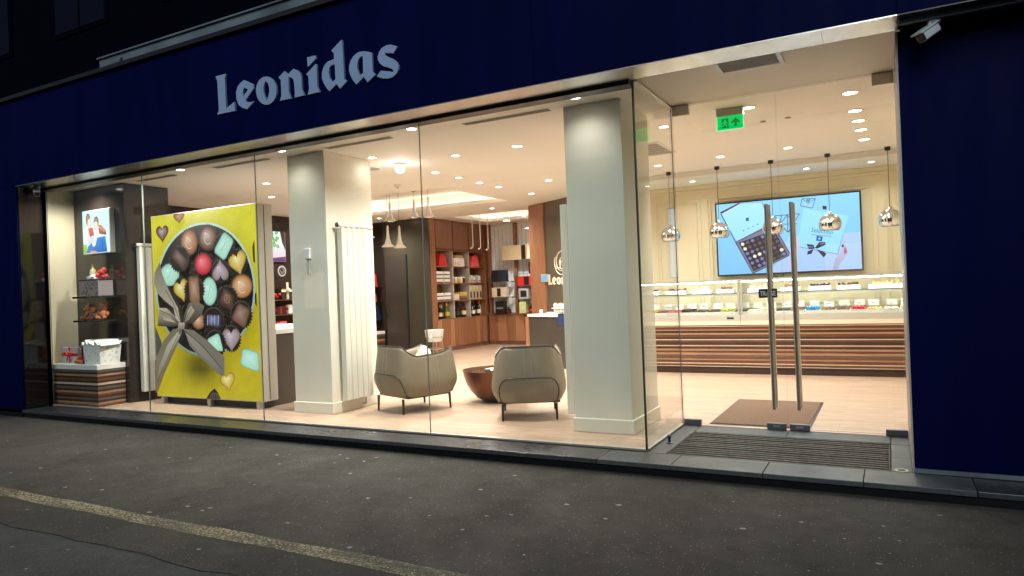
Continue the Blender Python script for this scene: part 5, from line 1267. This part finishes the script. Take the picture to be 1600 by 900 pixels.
for q_, (u0, u1, z0, z1, mm) in enumerate([(.02,.40,1.326,1.48,'cream_box'),(.44,.95,1.326,1.42,'choc_milk'),(.44,.95,1.421,1.52,'choc_gold')]):
    t = thing('shelf_box', ['cream box at left on the middle lower shelf','brown box under the gold one on the middle lower shelf','gold box on top of the brown one on the middle lower shelf'][q_], 'box', (XF,slot_y(1,u0),z0)); obj('carton', MB().box(XF-.14,XF+.05,slot_y(1,u0),slot_y(1,u1),z0+.001,z1), mm, t, bevel=.003); obj('lid_line', MB().box(XF+.0505,XF+.052,slot_y(1,u0)+.01,slot_y(1,u1)-.01,z1-.03,z1-.022), 'label_cream', t)
t = thing('window_carton', 'tall kraft carton with four bottle windows on the right hand shelf', 'carton', (XF,slot_y(2,.5),1.326)); obj('carton', MB().box(XF-.12,XF+.05,slot_y(2,.0),slot_y(2,.95),1.327,1.70), 'carton', t, bevel=.003)
for k in range(4):
    y = slot_y(2,.10+k*.25); obj('window', MB().box(XF+.0505,XF+.053,y-.04,y+.04,1.36,1.52), 'dark_matt', t); obj('picture', MB().box(XF+.0505,XF+.0525,y-.03,y+.03,1.58,1.66), 'label_cream', t)
bt_kinds = [[('bottle_dark','gold','label_cream')]*2+[('bottle_dark','label_cream','gold')]+[('bottle_green','gold','choc_gold')]*2,[('bottle_dark','black','dark_matt')]*3+[('bottle_wine','black','label_cream')]*2,[('bottle_dark','black','paper_white')]*2+[('bottle_dark','black','choc_gold'),('bottle_dark','red','paper_white'),('bottle_white','choc_gold','label_cream')]]
for c_ in range(3):
    for q_ in range(5):
        g_, f_, l_ = bt_kinds[c_][q_]; dark = g_ in ('bottle_dark','bottle_wine')
        bottle('wine_bottle', '%s bottle from the left in the %s bottom compartment, %s' % (ordinal(q_), ['left','middle','right'][c_], 'dark glass' if dark else 'pale glass'), XF-.03+(q_%2)*.05, slot_y(c_,.06+q_*.21), .886, .38-.02*(q_%3) if c_ != 2 else .34+.015*q_, .046, g_, f_, l_, 'bottles in the bottom shelf row')

# ------------------------------------------------------------------ far window bay with blinds (faces -y)
wb = thing('far_window_bay', 'walnut framed bay with glass shelves before white vertical blinds', 'window bay', (-8.6,10.3,F))
for k in range(5):
    x = -9.33+k*.262; obj('base_plank', MB().box(x+.002,x+.260,10.20,10.24,.20,.88), ['walnut','walnut_light'][k%2], wb)
obj('base_body', MB().box(-9.33,-7.0,10.242,10.41,F,.885), 'walnut_door', wb); obj('base_top', MB().box(-9.34,-6.9,10.18,10.41,.887,.915), 'walnut', wb)
obj('kick_board', MB().box(-9.33,-7.0,10.23,10.2415,F,.197), 'walnut_door', wb); 
for x in (-9.33,-8.55,-7.75): obj('mullion', MB().box(x,x+.075,10.26,10.34,.917,CZ-.006), 'walnut', wb)
obj('dark_glazing', MB().box(-9.34,-6.9,10.412,10.418,.92,CZ-.01), 'night_glass', wb)
bs = thing('vertical_blinds', 'white vertical blind slats hanging in the far window bay', 'blinds', (-8.5,10.36,.92))
for k in range(20):
    x = -9.22+k*.116; a_ = R(random.uniform(8,26)); dx, dy = .049*math.cos(a_), .049*math.sin(a_)
    obj('slat', MB().prism([(x-dx,10.375-dy),(x+dx,10.375+dy),(x+dx,10.377+dy),(x-dx,10.377-dy)], .93, CZ-.06), 'blind', bs)
obj('head_rail', MB().box(-9.3,-6.9,10.345,10.405,CZ-.058,CZ-.006), 'white_lacquer', bs)
for i, (x0, x1, z) in enumerate([(-9.25,-8.56,1.75),(-9.25,-8.56,1.35),(-8.46,-7.8,2.29),(-8.46,-7.8,1.93),(-8.46,-7.8,1.62),(-8.46,-7.8,1.28)]):
    t = thing('glass_shelf', '%s glass shelf of the far bay, counted top down in the %s half' % (ordinal(i if i < 2 else i-2), 'left' if i < 2 else 'right'), 'shelf', ((x0+x1)/2,10.2,z)); obj('pane', MB().box(x0,x1,10.08,10.258,z-.010,z), 'glass_edge', t); obj('bracket', MB().box(x0+.005,x0+.02,10.10,10.259,z-.03,z-.0105), 'steel', t); obj('bracket', MB().box(x1-.02,x1-.005,10.10,10.259,z-.03,z-.0105), 'steel', t)
def carton(label, x0, x1, z0, z1, matn, inset=None, y0=10.09, y1=10.24):
    t = thing('display_carton', label, 'carton', ((x0+x1)/2,y0,z0)); obj('carton', MB().box(x0,x1,y0,y1,z0+.001,z1), matn, t, bevel=.004)
    if inset: obj('front_label', MB().box(x0+(x1-x0)*inset[0],x0+(x1-x0)*inset[1],y0-.003,y0-.0005,z0+(z1-z0)*inset[2],z0+(z1-z0)*inset[3]), inset[4], t)
    return t
c1 = carton('navy gift carton with round badge on the left upper glass shelf', -9.14,-8.72,1.75,2.05,'navy_box',(.05,.5,.05,.95,'black'))
carton('pair of cream cartons with dark bottle on the lower left glass shelf', -9.15,-8.72,1.35,1.60,'cream_box',(.36,.62,.06,.9,'choc_dark'))
carton('black gift carton on the far bay worktop', -9.06,-8.80,.916,1.24,'black',(.15,.85,.4,.5,'paper_grey'))
bottle('decanter','dark round decanter beside the black carton on the worktop',-8.70,10.15,.916,.17,.07,'bottle_wine','black','choc_dark')
carton('large kraft carton with bottle picture on the top right glass shelf', -8.80,-8.10,2.291,2.67,'carton',(.80,.98,.02,.98,'choc_dark'))
carton('cream carton with deer picture at the right end of the top shelf', -8.08,-7.80,2.291,2.69,'cream_box',(.3,.7,.3,.75,'choc_milk'))
carton('dark red bottle carton on the second right glass shelf', -8.05,-7.82,1.931,2.22,'black',(.2,.8,.1,.6,'red'))
carton('red gift carton with bottle window on the third right glass shelf', -8.38,-7.85,1.621,1.86,'red',(.35,.62,.05,.95,'black'))
carton('grey patterned carton on the fourth right glass shelf', -8.36,-8.08,1.281,1.55,'paper_grey',(.2,.8,.2,.8,'black'))
carton('pale green carton on the far bay worktop', -8.36,-8.16,.916,1.21,'green_card',(.2,.8,.3,.6,'label_cream'))
bottle('squat_bottle','squat dark red bottle at the right end of the worktop',-8.02,10.15,.916,.25,.085,'bottle_wine','black','red')

# ------------------------------------------------------------------ cash counter in front of the emblem wall
u = Vector((1.06,-.54)).normalized(); v = Vector((.454,.891)); c0 = Vector((-5.95,5.89))
def cc(a, b): q_ = c0+u*a+v*b; return (q_.x, q_.y)
csh = thing('cash_counter', 'dark brown cash counter with white top before the emblem wall', 'counter', (-5.3,5.8,F))
obj('body', MB().prism([cc(0,0),cc(1.6,0),cc(1.6,.6),cc(0,.6)], F, 1.005), 'stone_dark', csh, bevel=.004); obj('top', MB().prism([cc(-.02,-.02),cc(1.62,-.02),cc(1.62,.62),cc(-.02,.62)], 1.007, 1.05), 'white_lacquer', csh, bevel=.003)
obj('end_panel', MB().prism([cc(-.14,.02),cc(-.004,.02),cc(-.004,.58),cc(-.14,.58)], F, .99), 'walnut', csh)
rk = thing('cup_rack', 'white rack with two tiers of small sweet cups on cash counter', 'rack', (*cc(.75,.25),1.05))
for z in (1.055,1.15): obj('tier', MB().prism([cc(.55,.12),cc(1.15,.12),cc(1.15,.32),cc(.55,.32)], z, z+.012), 'white_lacquer', rk)
for k in range(7):
    for z in (1.068,1.163):
        q_ = cc(.59+k*.085,.18); o = obj('cup', MB().lathe([(.028,0),(.036,.065),(.030,.07)], 12, (*q_,z)), ['paper_white','label_cream','cream_box'][k%3], rk, smooth=True); obj('filling', MB().ball((*q_,z+.07), (.028,.028,.02), 8, 5), ['choc_milk','kraft','choc_dark'][(k+1)%3], o, smooth=True)
for k in range(2): obj('post', MB().prism([cc(.555+k*.585,.31),cc(.565+k*.585,.31),cc(.565+k*.585,.32),cc(.555+k*.585,.32)], 1.05, 1.163), 'white_lacquer', rk)
t = thing('card_terminal', 'small dark card terminal at the left end of the cash counter', 'terminal', (*cc(.42,.2),1.05)); obj('casing', MB().prism([cc(.36,.14),cc(.50,.14),cc(.50,.30),cc(.36,.30)], 1.051, 1.085), 'paper_grey', t, bevel=.006); obj('screen', MB().prism([cc(.38,.20),cc(.48,.20),cc(.48,.28),cc(.38,.28)], 1.0855, 1.089), 'black', t)
t = thing('small_white_cup', 'single small white cup at the left edge of cash counter', 'cup', (*cc(.13,.2),1.05)); obj('cup', MB().lathe([(.03,0),(.035,.08),(.03,.08),(.025,.01)], 14, (*cc(.13,.2),1.051), cap=False), 'paper_white', t, smooth=True); obj('base', MB().lathe([(.03,0),(.03,.005)], 14, (*cc(.13,.2),1.051)), 'paper_white', t)
bag('navy gift bag hanging over the right of the cash counter', cc(1.22,-.14)[0], cc(1.22,-.14)[1], .86, .22,.12,.22,'blue_bag')
t = thing('kraft_boxes', 'stack of kraft boxes at the right end of cash counter', 'boxes', (*cc(1.3,.2),1.05)); obj('box', MB().prism([cc(1.2,.1),cc(1.45,.1),cc(1.45,.35),cc(1.2,.35)], 1.051, 1.15), 'carton', t, bevel=.003); obj('box', MB().prism([cc(1.22,.12),cc(1.42,.12),cc(1.42,.33),cc(1.22,.33)], 1.152, 1.22), 'kraft', t, bevel=.003)

# emblem and name on the oblique wall
em = thing('wall_emblem', 'gold line emblem above the name Leonidas on the brown wall', 'sign', lw(1.1,1.6,.01))
def wall_line(pts, r_): return MB().tube([lw(a, b, .012) for a, b in pts], r_, 6)
ec, ez, er = 1.118, 2.02, .238
arc = lambda a_, b_, r_, n_=24, cx=0, cz=0: [(ec+cx+r_*math.cos(R(a_+(b_-a_)*k/n_)), ez+cz+r_*math.sin(R(a_+(b_-a_)*k/n_))) for k in range(n_+1)]
obj('outer_ring', wall_line(arc(150,395,er), .009), 'gold_line', em)
obj('crest', wall_line(arc(20,215,er*.82,30,.02,.03), .008), 'gold_line', em); obj('helmet', wall_line(arc(-10,200,er*.50,20,.05,-.01), .007), 'gold_line', em)
obj('face', wall_line([(ec+.0,ez+.03),(ec+.05,ez-.02),(ec+.02,ez-.06),(ec+.05,ez-.10)], .007), 'gold_line', em); obj('cheek', wall_line([(ec-.05,ez+.06),(ec-.02,ez-.02),(ec-.06,ez-.10)], .010), 'gold_line', em)
obj('collar', wall_line(arc(205,335,er*.80,16,.0,.03), .008), 'gold_line', em); obj('hill', wall_line([(ec-.20,ez-.10),(ec-.08,ez-.10),(ec+.06,ez-.14),(ec+.16,ez-.20)], .010), 'gold_line', em)
S_ = .49
for ch_, loops in SIGN_LETTERS:
    mb_ = shape_mesh([[((x+6.527)*S_, (z-3.589)*S_) for x, z in lp] for lp in loops], .012, 0.0)
    mb_.v = [lw(.616+p_[0], 1.592+p_[2], .003-p_[1]) for p_ in mb_.v]; obj('letter', mb_, 'gold_line', em)
t = thing('wall_tablet', 'small light blue lit panel beside the wall lettering', 'screen', lw(.55,1.7,.05)); obj('casing', lwbox(MB(), .42,.66,.037,.050,1.655,1.815), 'grey_panel', t); obj('display', lwbox(MB(), .43,.65,.0502,.0515,1.665,1.805), 'tablet', t)

# ------------------------------------------------------------------ praline display counter
dc = thing('display_counter', 'long glass praline display counter with striped wood front', 'counter', (-1.6,5.5,F))
CX0, CX1, CY0, CY1 = -4.25, .86, 5.20, 6.0
obj('kick', MB().box(CX0+.03,CX1,CY0+.05,CY1-.05,F,.205), 'strip_dark', dc); obj('body', MB().box(CX0,CX1,CY0+.02,CY1,.207,.845), 'strip_dark', dc)
stripes = [('strip_white',.010),('strip_brown',.030),('strip_white',.014),('strip_brown',.040),('strip_light',.018),('strip_brown',.034),('strip_grey',.024),('strip_light',.030),('strip_brown',.030),('strip_light',.026),('strip_dark',.016),('strip_brown',.024),('strip_white',.014),('strip_dark',.044),('strip_brown',.028),('strip_white',.014),('strip_dark',.034),('strip_brown',.032),('strip_light',.024),('strip_dark',.034),('strip_light',.016),('strip_brown',.040),('strip_white',.012)]
tot = sum(h for _, h in stripes); z = .210; f_ = (.838-.210)/tot
for mm, h in stripes:
    pr_ = {'strip_white':0,'strip_light':.004}.get(mm,.010); obj('strip', MB().box(CX0,CX1,CY0+pr_,CY0+.018,z,z+h*f_-.0015), mm, dc); z += h*f_
mods = [(CX0,-2.005),(-1.999,CX1)]
for a, b_ in mods:
    obj('fascia', MB().box(a,b_,CY0-.006,CY1,.848,.912), 'cream_box', dc, bevel=.002, seg=1); obj('fascia', MB().box(a,b_,CY0-.004,CY1,.914,1.004), 'grey_panel', dc, bevel=.002, seg=1)
    obj('deck', MB().box(a+.02,b_-.02,CY0+.03,CY1-.04,1.006,1.020), 'white_lacquer', dc)
    obj('front_glass', pane(MB(), a+.03, b_-.03, CY0+.004, CY0+.012, 1.006, 1.528, 'y'), ['glass_case','glass_edge'], dc)
    obj('top_glass', MB().box(a+.02,b_-.02,CY0,CY1-.2,1.532,1.540), ['glass_case'], dc); obj('rear_top', MB().box(a+.02,b_-.02,CY1-.198,CY1,1.525,1.545), 'white_lacquer', dc)
    obj('mid_shelf', MB().box(a+.03,b_-.03,CY0+.12,CY1-.10,1.325,1.333), ['glass_case'], dc)
    obj('shelf_edge', MB().box(a+.03,b_-.03,CY0+.115,CY0+.119,1.323,1.335), 'glass_edge', dc)
    l2 = obj('added_led_rail', MB().box(a+.03,b_-.03,CY0+.125,CY0+.15,1.312,1.3245), 'alu', dc); obj('added_shelf_led', MB().box(a+.035,b_-.035,CY0+.127,CY0+.148,1.304,1.3115), 'led', l2)  # extra LED and rail added under the shelf to brighten the deck
    obj('added_led_shield', MB().box(a+.03,b_-.03,CY0+.119,CY0+.1245,1.298,1.3245), 'grey_panel', dc)  # added strip that hides the extra LED from the front
    led_ = obj('led_rail', MB().box(a+.03,b_-.03,CY0+.02,CY0+.055,1.512,1.530), 'alu', dc); obj('led_strip', MB().box(a+.035,b_-.035,CY0+.022,CY0+.052,1.500,1.5115), 'led', led_)
for x in (CX0+.012,-2.022,-1.982,CX1-.012): obj('post', MB().box(x-.012,x+.012,CY0-.001,CY0+.03,1.006,1.531), 'alu', dc); 
for x in (CX0,-2.03,-1.98,CX1-.01): obj('side_glass', MB().box(x,x+.008,CY0+.032,CY1-.02,1.02,1.528), ['glass_case'], dc)
obj('thermometer', MB().box(-2.20,-2.10,CY0-.008,CY0-.0045,.940,.968), 'black', dc)
random.seed(21)
pm = ['choc_dark','choc_milk','choc_white','choc_dark','choc_milk','choc_white','choc_gold','choc_red','choc_dark','choc_green','choc_milk','choc_blue']
words = {'choc_dark':'dark chocolate','choc_milk':'milk chocolate','choc_white':'white chocolate','choc_gold':'golden caramel','choc_red':'red foil','choc_green':'pistachio green','choc_blue':'bright blue'}
order = ['choc_white','choc_white','choc_white','choc_green','choc_dark','choc_red','choc_dark','choc_dark','choc_dark','choc_green','choc_dark','choc_white','choc_white','choc_dark','choc_milk','choc_blue','choc_milk','choc_milk','choc_red','choc_gold','choc_white','choc_white','choc_gold','choc_white']
proto = {}
def praline_tray(label, x, y, z, w, d, matn, tall=False):
    t = thing('praline_tray', label, 'tray', (x,y,z), 'praline trays in the display counter')
    m = MB(); e = .008
    m.box(-w/2,w/2,-d/2,d/2,.001,.008); m.box(-w/2,w/2,-d/2,-d/2+e,.008,.028); m.box(-w/2,w/2,d/2-e,d/2,.008,.028); m.box(-w/2,-w/2+e,-d/2+e,d/2-e,.008,.028); m.box(w/2-e,w/2,-d/2+e,d/2-e,.008,.028)
    o_ = obj('tray', m, 'white_lacquer', None); o_.parent = t
    m = MB()
    for i in range(4):
        for j in range(5):
            for l in range(2 if tall else 1): m.ball((-w/2+.03+(w-.06)*i/3+random.uniform(-.006,.006), -d/2+.03+(d-.06)*j/4, .028+l*.028+random.uniform(0,.01)), (.021,.021,.018), 7, 4)
    o_ = obj('pralines', m, matn, None, smooth=True, kind='stuff'); o_.parent = t
    return t
for i, matn in enumerate(order):
    x = -4.05+i*.203
    praline_tray('%s tray from the left on the lower deck, %s pralines' % (ordinal(i), words[matn]), x, CY0+.24, 1.021, .19, .38, matn, i%3 == 0)
    t = thing('price_tag', '%s white price card from the left behind the lower trays' % ordinal(i), 'price card', (x,CY0+.50,1.03), 'white price cards in the display counter')
    zz = 1.085+random.uniform(-.004,.006); xo = random.uniform(-.02,.02)
    obj('card', MB().box(x-.068+xo,x+.068+xo,CY0+.455,CY0+.458,zz,zz+.088), 'paper_white', t); obj('stem', MB().box(x-.004+xo,x+.004+xo,CY0+.459,CY0+.463,1.021,zz+.03), 'steel', t)
    if random.random() < .8: obj('print', MB().box(x-.03+xo,x+.02+xo,CY0+.4535,CY0+.4545,zz+.034,zz+.048), 'paper_grey', t)
ups = [(-3.95,'choc_white',.30),(-3.45,'choc_dark',.26),(-3.02,'choc_milk',.30),(-2.62,'choc_white',.28),(-2.25,'choc_milk',.26),(-1.75,'choc_white',.32),(-1.30,'choc_milk',.26),(-.90,'choc_dark',.30),(-.52,'choc_dark',.30),(-.05,'choc_gold',.42),(.45,'choc_white',.34)]
for i, (x, matn, w) in enumerate(ups):
    t = thing('praline_bowl', '%s clear box from the left on the upper glass shelf, %s sweets' % (ordinal(i), words[matn]), 'sweet box', (x,CY0+.26,1.334), 'clear sweet boxes on the upper glass shelf')
    obj('box', MB().box(x-w/2,x+w/2,CY0+.18,CY0+.36,1.335,1.395), 'white_lacquer' if i%3 else 'paper_white', t, bevel=.004); m = MB()
    for k in range(18): m.ball((x+random.uniform(-w/2+.03,w/2-.03), CY0+.20+random.uniform(0,.14), 1.398+random.uniform(0,.022)), .021, 7, 5)
    obj('sweets', m, matn, t, smooth=True, kind='stuff'); obj('front_card', MB().box(x-.04,x+.04,CY0+.176,CY0+.179,1.345,1.385), 'paper_grey' if i%2 else 'label_cream', t)

# ------------------------------------------------------------------ security cameras
def security_camera(label, base, tip, foot):
    b0, t0, f0 = Vector(base), Vector(tip), Vector(foot)
    t = thing('security_camera', label, 'camera', base)
    ax = (t0-b0).normalized(); sd = ax.cross(Vector((0,0,1))).normalized(); upv = sd.cross(ax)
    def ring(c_, w, h, n=12): return [c_+sd*w*math.copysign(abs(math.cos(2*math.pi*k/n))**.5, math.cos(2*math.pi*k/n))+upv*h*math.copysign(abs(math.sin(2*math.pi*k/n))**.5, math.sin(2*math.pi*k/n)) for k in range(n)]
    m = MB(); r1 = ring(b0,.034,.032); r2 = ring(t0,.036,.034); m.add(r1+r2, [tuple(range(12))[::-1],tuple(range(12,24))]+[(i,(i+1)%12,12+(i+1)%12,12+i) for i in range(12)]); obj('housing', m, 'cam_white', t, smooth=True)
    m = MB(); tp = t0+ax*.025
    q_ = [b0-ax*.01-sd*.042+upv*.030, b0-ax*.01+sd*.042+upv*.030, tp+sd*.042+upv*.030, tp-sd*.042+upv*.030]; m.add([p_ for p_ in q_]+[p_+upv*.012 for p_ in q_], [(0,3,2,1),(4,5,6,7),(0,1,5,4),(1,2,6,5),(2,3,7,6),(3,0,4,7)]); obj('sun_shield', m, 'cam_white', t)
    m = MB(); r1 = ring(t0+ax*.001,.033,.030); r2 = ring(t0+ax*.006,.028,.026); m.add(r1+r2, [tuple(range(12))[::-1],tuple(range(12,24))]+[(i,(i+1)%12,12+(i+1)%12,12+i) for i in range(12)]); obj('lens', m, 'black', t)
    mid = b0+ax*.05; obj('arm', MB().tube([mid+upv*.03, mid+Vector((0,0,.06)), f0-Vector((0,0,.02))], .010, 8), 'cam_white', t, smooth=True)
    obj('mount', MB().lathe([(.040,0),(.040,-.016),(.018,-.026)], 18, tuple(f0)), 'cam_white', t, smooth=True)
security_camera('white security camera under the fascia above the navy right wall', (.335,-.26,3.150), (.245,-.345,3.075), (.33,-.24,3.203))
security_camera('small security camera under the fascia at the left window end', (-10.60,-.20,3.165), (-10.46,-.27,3.115), (-10.60,-.19,3.235))
